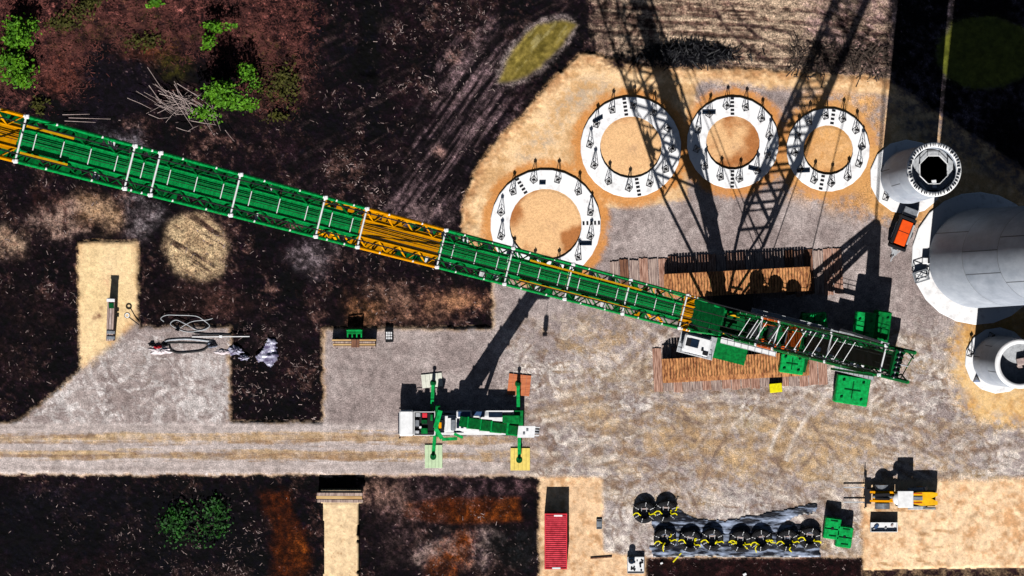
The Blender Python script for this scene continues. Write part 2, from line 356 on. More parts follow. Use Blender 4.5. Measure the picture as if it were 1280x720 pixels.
# sand patches at the bottom
sb = blur(pip(HXp, HYp, [(675, 597), (752, 597), (752, 690), (808, 697), (808, 900), (675, 900)]), 1)
lay(mix((.60, .34, .17), (.84, .57, .35), sst(fine*.7+mid*.3, .3, .6)), sb)
sr = blur(pip(QX, QY, [(1078, 602), (1480, 598), (1480, 714), (1160, 711), (1078, 712)]), 2)
lay(mix((.64, .36, .18), (.92, .65, .41), sst(fine*.6+mid*.4, .3, .6)), sr)
lay((.42, .22, .09), sr*sst(fbm(PX, PY, 24, 5, octv=3, k=7), .60, .72)*.5*sst(-PX, -1240, -1150))
lowedge = pip(HXp, HYp, [(1078, 713), (1480, 706), (1480, 900), (1078, 900)])
# orange discs around the rings and towers
RINGS = [(682, 281, 69, 45), (788.5, 184, 63, 38.5), (916, 178.5, 57.5, 33.5), (1035, 187.5, 52, 31)]
for cx, cy, ro, ri in RINGS:
    dd = disc(cx, cy, ro+11)
    lay(mix((.54, .22, .06), (.74, .34, .11), mid), blur(dd < 0, 2)*.95)
    di = disc(cx, cy, ri)
    cc = mix((.44, .17, .055), (.82, .50, .25), sst(fine*.12+mid*.88+.25*np.exp(-(np.hypot(PX-cx, PY-cy)/(ri*.6))**2), .38, .62))
    lay(cc, (di < 3)*1.0)
    lay((.40, .24, .15), blur(disc(cx+4, cy+3, 6, ry=4) < 0, 3)*.6)
lay(mix((.55, .25, .08), (.76, .42, .16), mid), blur(pip(QX, QY, [(970, 235), (1000, 120), (1095, 110), (1100, 250), (1130, 276), (1060, 262), (1000, 240)]), 8)*.75)
lay(mix((.55, .25, .08), (.76, .42, .16), mid), blur(pip(QX, QY, [(1060, 225), (1092, 180), (1165, 262), (1150, 285), (1100, 272), (1070, 255)]), 4)*.9)
ts = blur(pip(QX, QY, [(1196, 392), (1250, 378), (1480, 380), (1480, 545), (1250, 528), (1205, 512), (1190, 460)]), 7)
lay(mix((.60, .32, .10), (.84, .56, .26), sst(mid*.6+fine*.4, .35, .6)), ts*.92)
for cx, cy, rr_, a0, a1 in ((1010, -40, 125, -2.9, -1.9), (1010, -40, 106, -2.9, -1.8), (900, 330, 300, 1.0, 1.5), (1075, 20, 60, -2.6, -.6)):
    dd = np.abs(np.hypot(PX+(mid-.5)*14-cx, PY+(mid-.5)*14-cy)-rr_); an = np.arctan2(-(PY-cy), PX-cx)
    lay((.09, .05, .045), np.exp(-(dd/2.6)**2)*((an > a0) & (an < a1))*fld*.85)
# dark brush bank between field and plateau
bk = blur(pip(QX, QY, [(800, 62), (835, 54), (905, 58), (918, 74), (905, 82), (820, 80), (770, 84), (750, 74)]), 3)
lay((.012, .006, .012), bk*.95)
bk2 = blur(pip(QX, QY, [(985, 46), (1120, 46), (1120, 100), (1085, 92), (1040, 86), (1000, 60)]), 5)
lay((.03, .018, .02), bk2*sst(fine, .46, .58)*.95)
# soil beyond the towers
rs = blur(pip(QX, QY, [(1112, -110), (1480, -110), (1480, 306), (1290, 222), (1112, 104)]), 3)
lay(mix((.02, .015, .02), (.09, .07, .09), sst(fine*.5+mid*.5, .4, .65)), rs)
lay(mix((.10, .09, .11), (.16, .14, .16), fine), blur(pip(QX, QY, [(1120, 112), (1290, 222), (1480, 306), (1480, 380), (1290, 250), (1112, 150)]), 4)*.6)
# ponds
pd1 = pip(QX, QY, [(622, 104), (634, 72), (655, 44), (672, 30), (700, 25), (722, 30), (706, 52), (676, 84), (650, 98)])
pb = blur(pd1, 5)
lay((.24, .19, .18), sst(pb, .03, .3)*.7)
lay(mix((.13, .10, .02), (.25, .19, .045), sst(fine*.5+st*.5, .35, .65)), blur(pd1, 1), .3)
lay((.30, .25, .10), blur(pd1, 1)*sst(fbm(PX, PY, 30, 4, octv=3, k=5, ang=-.9), .62, .72)*.7)
pd2 = disc(1232, 66, 62, ry=46) < 0
lay(mix((.08, .10, .018), (.15, .15, .02), mid), blur(pd2, 2))
pond = pd1 | pd2
# left soil features
def blob(cx, cy, rx, ry, a, b, s=1.0, n=5, amp=30):
    dd = np.hypot((PX+amp*n1*2-cx)/rx, (PY+amp*n2*2-cy)/ry) < 1
    lay(mix(a, b, sst(fine*.6+mid*.4, .35, .62)), blur(dd, n)*s, .55)
blob(245, 310, 38, 42, (.42, .28, .16), (.66, .48, .28), .9, 3, 12)
ln = fbm(PX, PY, 60, 3.4, octv=2, k=2, ang=0.55)
lay((.10, .055, .04), blur(np.hypot((PX-245)/38, (PY-308)/42) < 1, 3)*sst(ln, .56, .66)*.8)
blob(118, 262, 26, 16, (.30, .17, .09), (.52, .33, .2), .8)
blob(72, 278, 32, 22, (.12, .06, .05), (.42, .28, .22), .7)
blob(60, 252, 20, 6, (.25, .07, .03), (.35, .12, .05), .7)
blob(18, 298, 20, 12, (.30, .18, .12), (.5, .35, .24), .7, 4)
blob(176, 275, 20, 26, (.16, .12, .13), (.34, .29, .30), .6)
blob(150, 172, 30, 8, (.16, .12, .13), (.36, .32, .36), .5)
blob(395, 322, 30, 12, (.12, .09, .10), (.30, .24, .26), .7)
blob(455, 392, 24, 20, (.13, .06, .02), (.34, .15, .07), .8)
blob(495, 372, 30, 14, (.14, .07, .05), (.40, .22, .15), .8)
blob(565, 372, 42, 13, (.20, .08, .05), (.48, .23, .12), .9)
blob(510, 398, 60, 12, (.08, .04, .03), (.24, .12, .08), .7)
blob(275, 385, 22, 14, (.12, .05, .05), (.28, .12, .09), .6)
blob(250, 380, 60, 24, (.03, .012, .014), (.08, .035, .03), .6)
blob(530, 268, 36, 18, (.05, .03, .04), (.24, .16, .16), .7)
blob(345, 418, 30, 18, (.03, .015, .018), (.08, .045, .045), .5)
blob(30, 415, 50, 60, (.008, .004, .010), (.04, .018, .018), .5)
# bottom strip features
rust = mix((.09, .016, .002), (.20, .046, .005), sst(fine*.1+mid*.9, .30, .70))
rm = blur(pip(QX, QY, [(322, 617), (362, 612), (368, 640), (386, 670), (388, 800), (345, 800), (338, 660)]), 3)
rustA = rm.copy(); lay(rust, rm*.9)
rm = blur(pip(QX, QY, [(504, 628), (560, 621), (650, 622), (654, 652), (560, 656), (505, 648)]), 1)
rustA = np.maximum(rustA, rm); lay(rust, rm*.97, .3)
blob(572, 684, 50, 22, (.09, .06, .07), (.36, .25, .22), .85, 4)
lay(rust, blur(pip(QX, QY, [(560, 668), (590, 662), (592, 700), (545, 740), (535, 705)]), 4)*.7)
blob(480, 618, 30, 16, (.10, .05, .05), (.42, .24, .17), .6)
blob(590, 608, 80, 10, (.06, .03, .04), (.20, .11, .12), .7)
blob(500, 650, 30, 60, (.03, .015, .02), (.10, .06, .06), .5)
blob(80, 622, 90, 4, (.05, .03, .06), (.11, .07, .12), .5)
blob(60, 632, 40, 12, (.02, .015, .04), (.06, .05, .09), .5)
blob(130, 708, 50, 10, (.02, .006, .006), (.14, .04, .04), .6)
lay((.003, .003, .009), blur(pip(QX, QY, [(-120, 612), (200, 612), (320, 620), (330, 720), (-120, 720)]), 8)*.75)
blob(640, 690, 30, 30, (.005, .008, .010), (.02, .025, .03), .8)
blob(1010, 705, 14, 8, (.2, .09, .06), (.4, .2, .13), .6, 2)
blob(905, 712, 10, 6, (.1, .05, .04), (.3, .16, .14), .6, 2)
blob(842, 706, 12, 8, (.16, .07, .02), (.34, .16, .05), .7, 2)
soilS = blur(pip(PX, PY, [(808, 698), (1078, 698), (1078, 900), (808, 900)]), 1)
lay(mix((.015, .003, .004), (.07, .016, .016), fine), soilS*.75)
lay((.02, .008, .01), lowedge*.9)
# sand path
lay(mix((.80, .58, .34), (.92, .68, .42), mid), (path_m | bridge_m)*1.0)
lay((.45, .25, .12), path_m*sst(fine, .7, .8)*.4)
gr1 = sst(fbm(PX, PY, 3.4, octv=2, k=2, gain=1.0), .28, .72); gr2 = sst(fbm(PX, PY, 11, octv=4, k=1, gain=.8), .33, .67)
lum = col.mean(-1)
soilm = (~plat)*1.0*(1-pond)
col = col*(1-DT[..., None])+np.array((.0015, .0015, .006), np.float32)*DT[..., None]
wn = blur(np.random.RandomState(11).rand(*PX.shape).astype(np.float32), 1); wn = np.clip((wn-.5)*2.6+.5, 0, 1)
calm = blur(pip(QX, QY, plat_poly) & (PY < 250), 6)*(1-strip)
for cx, cy, ro, ri in RINGS: calm = np.maximum(calm, blur(disc(cx, cy, ro+10) < 0, 3))
calm = np.maximum(calm, ts)
fac_g = (.68+.56*wn)*(.93+.14*gr1)*(.95+.10*gr2)
fac_g = fac_g*(1-calm*.78)+calm*.78
deb = sst(np.random.RandomState(31).rand(*PX.shape).astype(np.float32), .93, 1.0)*sst(cl1, .42, .6)*soilm*(1-veg*.7)
lay((.30, .20, .20), blur(deb, 0)*.32, 0)
fac_s = np.exp((.55*(gr1-.5)+.6*(gr2-.5)+1.6*(wn-.5))*(1-.6*sst(lum, .08, .25)))
fac = fac_g*(1-soilm)+fac_s*soilm
lum = col.mean(-1)
smooth_ = np.clip((path_m | bridge_m)*.6+(ls+sr*.4+sb*.3)*.5, 0, .8)
fac = fac*(1-smooth_)+smooth_*(.9+.2*gr1)
soildark = .28+.72*sst(lum, .012, .13)
rustm = np.clip(rustA*.75, 0, 1); fac_s = fac_s*(1-rustm)+.75*rustm
col *= (fac*np.where(soilm > .5, soildark, 1.06))[..., None]
col = np.clip(col, 0.001, 0.95)
# heights
H = np.full(PX.shape, -0.35, np.float32)
H += (fbm(PX, PY, 60, octv=5, k=6)-.5)*.5+(fine-.5)*.22+(spk-.5)*.10
H -= ditch*.6
H += sl*(st-.5)*.5
H += fld*(.25+(hs-.5)*.25)
Pm = blur(plat & ~lowedge, 1)
flat = (fbm(PX, PY, 20, octv=4, k=3)-.5)*.03*0+(-0.012)+(tanw-.5)*.01
H = H*(1-Pm)+flat*Pm
H += edge*(1-edge)*4*.35*(PY < 300)*(fine)*sst(PX, 560, 600)*sst(-PX, -1110, -1000)
for cx, cy, ro, ri in RINGS: H = np.where(np.hypot(PX-cx, PY-cy) < ri-2, .02+(mid-.5)*.10+(fine-.5)*.04, H)
H = np.where(bk > .3, H+fine*.5*bk, H)
H = np.where(path_m, 1.45+(fine-.5)*.05, H)
H = np.where(bridge_m & ~path_m, 1.40, H)
pw = blur(pd1, 2); H = H*(1-pw)+(-0.35)*pw
pw = blur(pd2, 2); H = H*(1-pw)+(-0.45)*pw
# keep it below things that stand flush
road_m = plat & (PY > 523) & (PX < 680) & (PX > -300) & (PY < 600)
disc_m = np.zeros(PX.shape, bool)
for cx, cy, ro, ri in RINGS: disc_m |= disc(cx, cy, ro+11) < 0
sand_m = plat & ~road_m & ((sb+sr+ls > .5) | (grav < .5) | disc_m | (ts > .5))
cls = np.zeros(PX.shape, int)                      # 0 soil
cls[plat & ~lowedge] = 1
cls[road_m] = 2
cls[sand_m & ~lowedge] = 3
cls[pond] = 4
cls[path_m | bridge_m] = 5
nr, nc = PX.shape
co = np.stack([GX, GY, H], -1).reshape(-1, 3)
rgba = np.concatenate([col, np.ones(col.shape[:2]+(1,), np.float32)], -1).reshape(-1, 4)
fcls = cls[:-1, :-1].ravel()
i00 = (np.arange(nr-1)[:, None]*nc+np.arange(nc-1)[None, :]).ravel()
quads = np.stack([i00, i00+nc, i00+nc+1, i00+1], -1)
def gmat(name, scale, amt, rough, bump, chroma=0.0):
    m = bpy.data.materials.new(name); m.use_nodes = True
    nt = m.node_tree; N = nt.nodes; L = nt.links; b = N['Principled BSDF']
    b.inputs['Roughness'].default_value = rough; b.inputs['Specular IOR Level'].default_value = 0.15
    at = N.new('ShaderNodeAttribute'); at.attribute_name = 'Col'
    ge = N.new('ShaderNodeNewGeometry')
    no = N.new('ShaderNodeTexNoise'); no.inputs['Scale'].default_value = scale; no.inputs['Detail'].default_value = 6; no.inputs['Roughness'].default_value = .75
    mr = N.new('ShaderNodeMapRange'); mr.inputs['From Min'].default_value = .38; mr.inputs['From Max'].default_value = .62
    mr.inputs['To Min'].default_value = 1-amt; mr.inputs['To Max'].default_value = 1+amt
    mx = N.new('ShaderNodeVectorMath'); mx.operation = 'SCALE'
    L.new(ge.outputs['Position'], no.inputs['Vector']); L.new(no.outputs['Fac'], mr.inputs['Value'])
    L.new(at.outputs['Color'], mx.inputs[0]); L.new(mr.outputs[0], mx.inputs['Scale']); L.new(mx.outputs[0], b.inputs['Base Color'])
    n2 = N.new('ShaderNodeTexNoise'); n2.inputs['Scale'].default_value = scale*3.1; n2.inputs['Detail'].default_value = 4; n2.inputs['Roughness'].default_value = .8
    m2 = N.new('ShaderNodeMapRange'); m2.inputs['From Min'].default_value = .38; m2.inputs['From Max'].default_value = .62
    m2.inputs['To Min'].default_value = 1-amt; m2.inputs['To Max'].default_value = 1+amt
    x2 = N.new('ShaderNodeVectorMath'); x2.operation = 'SCALE'
    L.new(ge.outputs['Position'], n2.inputs['Vector']); L.new(n2.outputs['Fac'], m2.inputs['Value'])
    L.new(mx.outputs[0], x2.inputs[0]); L.new(m2.outputs[0], x2.inputs['Scale']); L.new(x2.outputs[0], b.inputs['Base Color'])
    bp = N.new('ShaderNodeBump'); bp.inputs['Strength'].default_value = bump; bp.inputs['Distance'].default_value = .15
    L.new(no.outputs['Fac'], bp.inputs['Height']); L.new(bp.outputs[0], b.inputs['Normal'])
    return m
GM = {0: gmat('peat_soil', 5.5, .75, .95, .8), 1: gmat('crushed_gravel', 6.5, .42, .95, .6), 2: gmat('road_gravel', 6.5, .36, .95, .5),
      3: gmat('packed_sand', 4.5, .16, .95, .3), 4: gmat('pond_water', .8, .2, .25, .05), 5: gmat('path_sand', 1.5, .12, .95, .2)}
GN = {0: 'ground', 1: 'gravel_ground', 2: 'gravel_road', 3: 'sand_ground', 4: 'pond_water', 5: 'sand_path'}
for k in range(6):
    q = quads[fcls == k]
    if not len(q): continue
    u, inv = np.unique(q.ravel(), return_inverse=True)
    me = bpy.data.meshes.new(GN[k])
    me.vertices.add(len(u)); me.vertices.foreach_set('co', co[u].astype(np.float32).ravel())
    me.loops.add(len(q)*4); me.loops.foreach_set('vertex_index', inv.astype(np.int32).ravel())
    me.polygons.add(len(q)); me.polygons.foreach_set('loop_start', np.arange(0, len(q)*4, 4, dtype=np.int32))
    me.polygons.foreach_set('loop_total', np.full(len(q), 4, np.int32))
    me.polygons.foreach_set('use_smooth', np.ones(len(q), bool))
    me.update(calc_edges=True); me.validate()
    at = me.color_attributes.new('Col', 'FLOAT_COLOR', 'POINT'); at.data.foreach_set('color', rgba[u].astype(np.float32).ravel())
    me.materials.append(GM[k])
    o = bpy.data.objects.new(GN[k], me); C.objects.link(o); o['kind'] = 'structure'
far = MB(); B = 2500
for x0, x1, y0, y1 in ((-B, -61.9, -B, B), (61.9, B, -B, B), (-61.9, 61.9, 36.9, B), (-61.9, 61.9, -B, -36.9)):
    far.quad([(x0, y0, -.75), (x1, y0, -.75), (x1, y1, -.75), (x0, y1, -.75)])
M['farsoil'] = mat('distant_soil', (.035, .022, .022), .95, scale=.05, col2=(.012, .01, .008))
far.build('terrain', 'farsoil', kind='structure')

# ------------------------------------------------------------------ scattered stuff
def slivers(n, pick, lmin, lmax, w, zl=0.05, tilt=.25, ang=None):
    mb = MB()
    for i in range(n):
        x, y = pick(); p = W(x, y)
        ci = int(round((p.x+62)/d)); ri = int(round((37-p.y)/d))
        if not (1 < ci < nc-1 and 1 < ri < nr-1): continue
        p.z = float(H[ri, ci])+zl*random.random()+.02
        a = random.uniform(0, math.pi) if ang is None else random.gauss(*ang)
        L_ = (lmin+(lmax*1.5-lmin)*random.random()**2.2)/2; ww = w*random.uniform(.5, 1.3)/2
        dx = Vector((math.cos(a), math.sin(a), random.uniform(-tilt, tilt)))*L_; dy = Vector((-math.sin(a), math.cos(a), random.uniform(-.4, .4)))*ww
        mb.quad([p-dx-dy, p+dx-dy*.6, p+dx+dy*.6, p-dx+dy])
    return mb
def pick_soil(boxes):
    def f():
        for _ in range(60):
            x0, y0, x1, y1 = random.choice(boxes)
            x = random.uniform(x0, x1); y = random.uniform(y0, y1)
            ci = int(round(((x-640)/S+62)/d)); ri = int(round((37-(360-y)/S)/d))
            if 0 < ci < nc and 0 < ri < nr and cls[ri, ci] == 0 and random.random() < max(0, cl1[ri, ci]-.42)*5: return x, y
        return x, y
    return f
o = slivers(1900, pick_soil([(-40, 150, 600, 420), (390, -20, 640, 260), (400, 100, 560, 260), (180, 240, 640, 420), (480, -20, 620, 120), (-40, 220, 100, 520), (290, 405, 400, 525)]), .08, .38, .075).build('wood_debris', 'chip')
tag(o, 'pale wood splinters scattered over the dark cleared soil', 'wood debris', kind='stuff')
o = slivers(600, pick_soil([(0, 660, 330, 720), (450, 590, 674, 720), (808, 698, 1078, 730), (0, 595, 400, 720), (240, 610, 330, 720)]), .08, .34, .07).build('wood_debris', 'chip')
tag(o, 'small splinters scattered over the dark soil south of the road', 'wood debris', kind='stuff')
def pick_veg():
    for _ in range(80):
        x = random.uniform(-40, 430); y = random.uniform(-40, 150)
        ci = int(round(((x-640)/S+62)/d)); ri = int(round((37-(360-y)/S)/d))
        if random.random() < veg[ri, ci]*max(0, mid[ri, ci]*1.6-.3)*fine[ri, ci]*1.6: return x, y
    return x, y
o = slivers(17000, pick_veg, .10, .42, .07, .12, .3).build('dead_undergrowth', 'deadveg')
tag(o, 'reddish brown dead undergrowth in the upper left corner', 'undergrowth', kind='stuff')
o = slivers(900, lambda: (random.gauss(862, 26), random.gauss(69, 6)), .4, 1.2, .13, .5, .7).build('brush_bank', 'black')
tag(o, 'dark uprooted brush along the northern plateau edge', 'brush', kind='stuff')
o = slivers(500, lambda: (random.uniform(985, 1110), random.gauss(72, 12)), .3, 1.2, .12, .4, .6).build('brush_bank', 'bark')
tag(o, 'broken brush and roots between clay field and sand', 'brush', kind='stuff')

def shrub(px, py, rx, ry, h, n, m, label, dens=1.0):
    t = thing('shrub', label, 'shrub', W(px, py, -.4), 'shrubs on the cleared soil')
    cr = MB(); st_ = MB(); c = W(px, py, -.4)
    ks = [(random.gauss(0, .45)*rx, random.gauss(0, .45)*ry, random.uniform(.3, 1)*h) for _ in range(9)]
    for k in ks: st_.tube(c, c+Vector((k[0]/S, k[1]/S, k[2]*.7)), .04, 5, .015)
    for i in range(n):
        k = random.choice(ks); s_ = .32
        p = c+Vector(((k[0]+random.gauss(0, s_*rx))/S, (k[1]+random.gauss(0, s_*ry))/S, max(.1, k[2]+random.gauss(0, .25)*h*.5)))
        a = Vector((random.gauss(0, 1), random.gauss(0, 1), random.gauss(0, .6))).normalized(); b_ = a.cross(Vector((random.gauss(0, .5), random.gauss(0, .5), 1))).normalized()
        L_ = random.uniform(.10, .26); w_ = L_*.55
        cr.quad([p-a*L_, p+b_*w_, p+a*L_, p-b_*w_])
    cr.build('foliage', m, t); st_.build('stem', 'bark', t)
shrub(26, 37, 16, 16, 3.4, 1100, 'leaf', 'bright green shrub nearest the top left corner')
shrub(14, 80, 20, 14, 2.8, 800, 'leaf', 'green shrub at the left edge below the corner shrub')
shrub(32, 96, 16, 12, 2.4, 550, 'leaf', 'low green shrub just above the orange boom section')
shrub(196, 5, 8, 6, 1.0, 200, 'leaf', 'small bright green shrub at the top edge')
shrub(284, 124, 26, 15, 5.0, 2000, 'leaf', 'large bright green shrub right of the branch pile')
shrub(272, 34, 14, 7, 2.2, 260, 'leaf', 'thin shrub of a few scattered green tufts')
shrub(258, 54, 10, 8, 2.0, 200, 'leaf', 'sparse yellow green shrub left of a painted shrub shadow')
shrub(316, 96, 12, 12, 3.0, 300, 'leaf', 'small green shrub above right of the large one')
shrub(110, 12, 22, 12, .9, 300, 'olive', 'dull green shrub in the reddish undergrowth')
shrub(70, 30, 22, 10, .7, 220, 'olive', 'low olive shrub right of the corner shrub')
shrub(350, 95, 22, 24, .8, 420, 'olive', 'olive shrub among brown bushes right of the green ones')
shrub(345, 145, 12, 6, .7, 130, 'olive', 'low olive shrub south of the brown bushes')
shrub(212, 652, 20, 24, 1.1, 520, 'dleaf', 'dark green shrub just south of the gravel road')
shrub(246, 662, 28, 22, 1.0, 300, 'dleaf', 'sparser dark green shrub beside the one south of the road')
shrub(268, 640, 14, 22, 1.0, 260, 'dleaf', 'loose dark shrub left of the rust coloured pit')
shrub(48, 130, 10, 8, .7, 120, 'olive', 'tiny olive shrub above the orange end of the boom')
shrub(180, 48, 26, 10, .6, 220, 'olive', 'low olive shrub over the red brown patch')

# branch pile
for i in range(64):
    big_ = i < 42
    cx, cy = (random.gauss(222, 16), random.gauss(131, 9)) if big_ else (random.gauss(248, 22), random.gauss(144, 12))
    a = random.choice([random.gauss(-.35, .2), random.gauss(.5, .25), random.gauss(-.95, .2), random.gauss(-.6, .3)])
    L_ = random.uniform(1.8, 5.2) if big_ else random.uniform(1, 3.4)
    mb = MB(); p = W(cx, cy, 0.05+random.random()*.5); dv = Vector((math.cos(a), math.sin(a), random.uniform(-.1, .1)))
    r = random.uniform(.018, .05); q = p+dv*L_/2; mid_p = p+Vector((random.gauss(0, .1), random.gauss(0, .22), .06))
    mb.tube(p-dv*L_/2, mid_p, r, 5, r*.8); mb.tube(mid_p, q, r*.8, 5, r*.4)
    o = mb.build('branch', 'wood')
    tag(o, 'pale bare cut branch lying in the pile left of the large green shrub', 'branch', 'cut branches in the pile')
for (x, y, a, L_) in [(112, 148, -.03, 4.6), (100, 152, -.05, 3.4), (95, 143, .02, 3)]:
    mb = MB(); p = W(x, y, -.1); dv = Vector((math.cos(a), math.sin(a), 0)); mb.tube(p-dv*L_/2, p+dv*L_/2, .045, 5, .02)
    tag(mb.build('branch', 'wood'), 'long pale pole lying on dark soil just above the boom', 'branch', 'long poles above the boom')

# ------------------------------------------------------------------ concrete ring pads and trestles
def trestle_proto():
    t = thing('steel_trestle', 'x', 'trestle', (0, 0, 0), 'steel trestles on the concrete rings')
    f = MB(); q = [(0, .50), (-.42, -.05), (0, -.42), (.42, -.05)]
    for i in range(4):
        a, b_ = q[i], q[(i+1) % 4]
        f.tube((*a, .05), (*b_, .05), .026, 5)
        f.tube((*a, .05), (a[0]*.15, a[1]*.15, 1.65), .038, 5)
        f.tube((a[0]*.62, a[1]*.62, .65), (b_[0]*.62, b_[1]*.62, .65), .018, 4)
    f.build('frame', 'black', t)
    h = MB(); h.cbox((0, 0, 1.70), (.34, .24, .18), 0, .03); h.tube((0, 0, 1.78), (0, 0, 1.95), .06, 6); h.build('head_plate', 'black', t)
    return t
TP = trestle_proto(); tp_used = [False]
def place_trestle(p, rz, label):
    if not tp_used[0]:
        tp_used[0] = True; TP.location = p; TP.rotation_euler = (0, 0, rz); TP['label'] = label; return TP
    return dup(TP, p, rz, label)
RN = ['the largest ring', 'the ring under lattice shadow', 'the third ring', 'the smallest ring']
RL = ['largest white concrete ring pad, its southern rim under the green boom', 'white concrete ring pad crossed by the lattice boom shadow',
      'white concrete ring pad third from the left in the arc', 'smallest white concrete ring pad, nearest the towers']
PH = [15, -3, 10, 5]; SL = [(122, 2), (98, -80), (91, -91), (82, -101)]
PHT = .32
for k, (cx, cy, ro, ri) in enumerate(RINGS):
    c = W(cx, cy, -0.03)
    t = thing('concrete_ring_pad', RL[k], 'concrete ring', c, 'concrete ring pads on the sandy plateau')
    Ro, Ri = ro/S, ri/S
    mb = MB(); mb.lathe(c, [(Ro, 0), (Ro, PHT-.04), (Ro-.05, PHT), (Ri+.02, PHT), (Ri, PHT-.03), (Ri, 0)], 28 if k < 2 else 24, False, ph=.1)
    mb.build('ring_slab', 'concrete', t)
    for a in SL[k]:
        a = R(a); s_ = MB(); u_ = Vector((math.cos(a), math.sin(a), 0)); w_ = Vector((-u_.y, u_.x, 0))
        for j in range(5 if k < 3 else 4):
            rr = Ri+(Ro-Ri)*(j+.5)/(5 if k < 3 else 4)
            s_.obox(c+u_*rr+Vector((0, 0, PHT+.02)), u_*.11, w_*.20, Vector((0, 0, .03)))
        s_.build('joint_clamps', 'black', t)
    for j in range(12):
        aa = R(PH[k]+30*j); rm_ = (Ro*.53+Ri*.47)
        p = c+Vector((math.cos(aa)*rm_, math.sin(aa)*rm_, PHT))
        clock = ((90-(PH[k]+30*j)) % 360)/30
        hr = int(clock) or 12
        place_trestle(p, random.uniform(-.6, .6), 'steel trestle at %s %s on %s' % ('half past' if k == 0 else 'just past', ['', 'one', 'two', 'three', 'four', 'five', 'six', 'seven', 'eight', 'nine', 'ten', 'eleven', 'twelve'][hr], RN[k]))
for (x, y, L_, a, ring) in [(747, 150, 1.15, .5, 'upper left part of the ring under the lattice shadow'), (886, 141, 1.45, 0, 'upper left part of the third ring'), (943, 212, 1.4, -.25, 'lower right part of the third ring'),
                            (1004, 214, 1.4, .05, 'lower left part of the smallest ring'), (732, 305, 1.35, 0, 'lower right part of the largest ring'), (678, 229, .7, 0, 'top of the largest ring')]:
    mb = MB(); p = W(x, y, PHT-.03)
    u_ = Vector((math.cos(a), math.sin(a), 0)); w_ = Vector((-u_.y, u_.x, 0))
    mb.obox(p+Vector((0, 0, .28)), u_*L_/2, w_*.03, (0, 0, .05)); mb.obox(p+Vector((0, 0, .04)), u_*L_/2, w_*.16, (0, 0, .04)); mb.obox(p+Vector((0, 0, .16)), u_*L_/2, w_*.10, (0, 0, .10))
    tag(mb.build('dark_bar', M['glass']), 'short dark bar on the '+ring, 'steel beam', 'dark bars on the ring pads')  # low dark bars laid on the rings

# ------------------------------------------------------------------ towers
def studs(mb, c, r, z, n, L_=.18, h=.12, w=.05):
    for i in range(n):
        a = 2*math.pi*i/n+random.uniform(-.03, .03); u_ = Vector((math.cos(a), math.sin(a), 0)); w_ = Vector((-u_.y, u_.x, 0))
        mb.obox(c+u_*(r+random.uniform(-.05, .05))+Vector((0, 0, z+h/2)), u_*L_/2, w_*w, (0, 0, h/2))
def tower(px, py, rpad, rb, rt, h, joints, label, seams, sides=20, twist=.1):
    c = W(px, py, -.03); t = thing('concrete_tower', label, 'tower', c, 'turbine tower stacks at the right')
    mb = MB(); Rp = rpad/S
    mb.lathe(c, [(Rp, 0), (Rp, PHT-.04), (Rp-.06, PHT), (.5, PHT)], sides, False, ph=twist); mb.build('base_pad', 'concrete', t)
    zs = [PHT]+joints+[h]
    rad = lambda z: (rb+(rt-rb)*(z/h))/S
    for i in range(len(zs)-1):
        z0, z1 = zs[i], zs[i+1]; mb = MB()
        mb.lathe(c, [(rad(z0), z0+.002), (rad(z1), z1-.002)], 128)
        mb.lathe(c, [(rad(z1), z1-.002), (rad(z1)-.45, z1-.002)], 128, False)
        mb.lathe(c, [(rad(z1)-.45, z1-.002), (rad(z0)-.45, z0+.002)], 128)
        seg = mb.build('tower_segment', 'tower' if i % 2 == 0 else 'tower2', t)
        if h > 50 and i:
            q = MB(); q.lathe(c, [(rad(z0)+.012, z0-.12), (rad(z0)+.012, z0+.12)], 128); q.build('joint_band', 'seam', seg)
        for a in seams[i % len(seams)]:
            s_ = MB(); a = R(a); u_ = Vector((math.cos(a), math.sin(a), 0)); w_ = Vector((-u_.y, u_.x, 0))
            p0 = c+u_*(rad(z0)+.004)+Vector((0, 0, z0+.08)); p1 = c+u_*(rad(z1)+.004)+Vector((0, 0, z1-.08))
            s_.add([p0-w_*.05, p0+w_*.05, p1+w_*.05, p1-w_*.05], [(0, 1, 2, 3)])
            s_.build('vertical_seam', 'seam', seg)
    return t, c, rad
t1, c1, rad1 = tower(1134, 221.5, 47, 33.5, 31.0, 27.5, [9, 18], 'slim concrete tower stack with a bolted steel flange and octagonal inner platform', [(168,), (205,), (120,)], 14, .25)
Rt = rad1(27.5)
mb = MB(); mb.lathe(c1, [(Rt+.08, 27.2), (Rt+.08, 27.6), (Rt-.42, 27.6), (Rt-.42, 27.2)], 96); mb.build('top_flange', 'white', t1)
mb = MB(); studs(mb, c1, Rt-.18, 27.6, 54, .30, .16, .035); mb.build('bolt_ring', 'black', t1)
mb = MB(); Ro, Ri = (Rt-.5)/math.cos(math.pi/8)*.93, 1.55
mb.lathe(c1, [(Ro, 26.3), (Ro, 26.4), (Ri, 26.4), (Ri, 26.3)], 8, False, ph=R(22.5)); pf = mb.build('inner_platform', 'lgrey', t1)
mb = MB()
for i in range(8):
    a = R(22.5+45*i); b_ = R(67.5+45*i); A = c1+Vector((math.cos(a)*Ri, math.sin(a)*Ri, 26.4)); Bp = c1+Vector((math.cos(b_)*Ri, math.sin(b_)*Ri, 26.4))
    mb.tube(A, A+Vector((0, 0, 1)), .035, 5)
    for z in (.5, 1.0): mb.tube(A+Vector((0, 0, z)), Bp+Vector((0, 0, z)), .035, 5)
mb.build('guard_rail', 'white', pf)
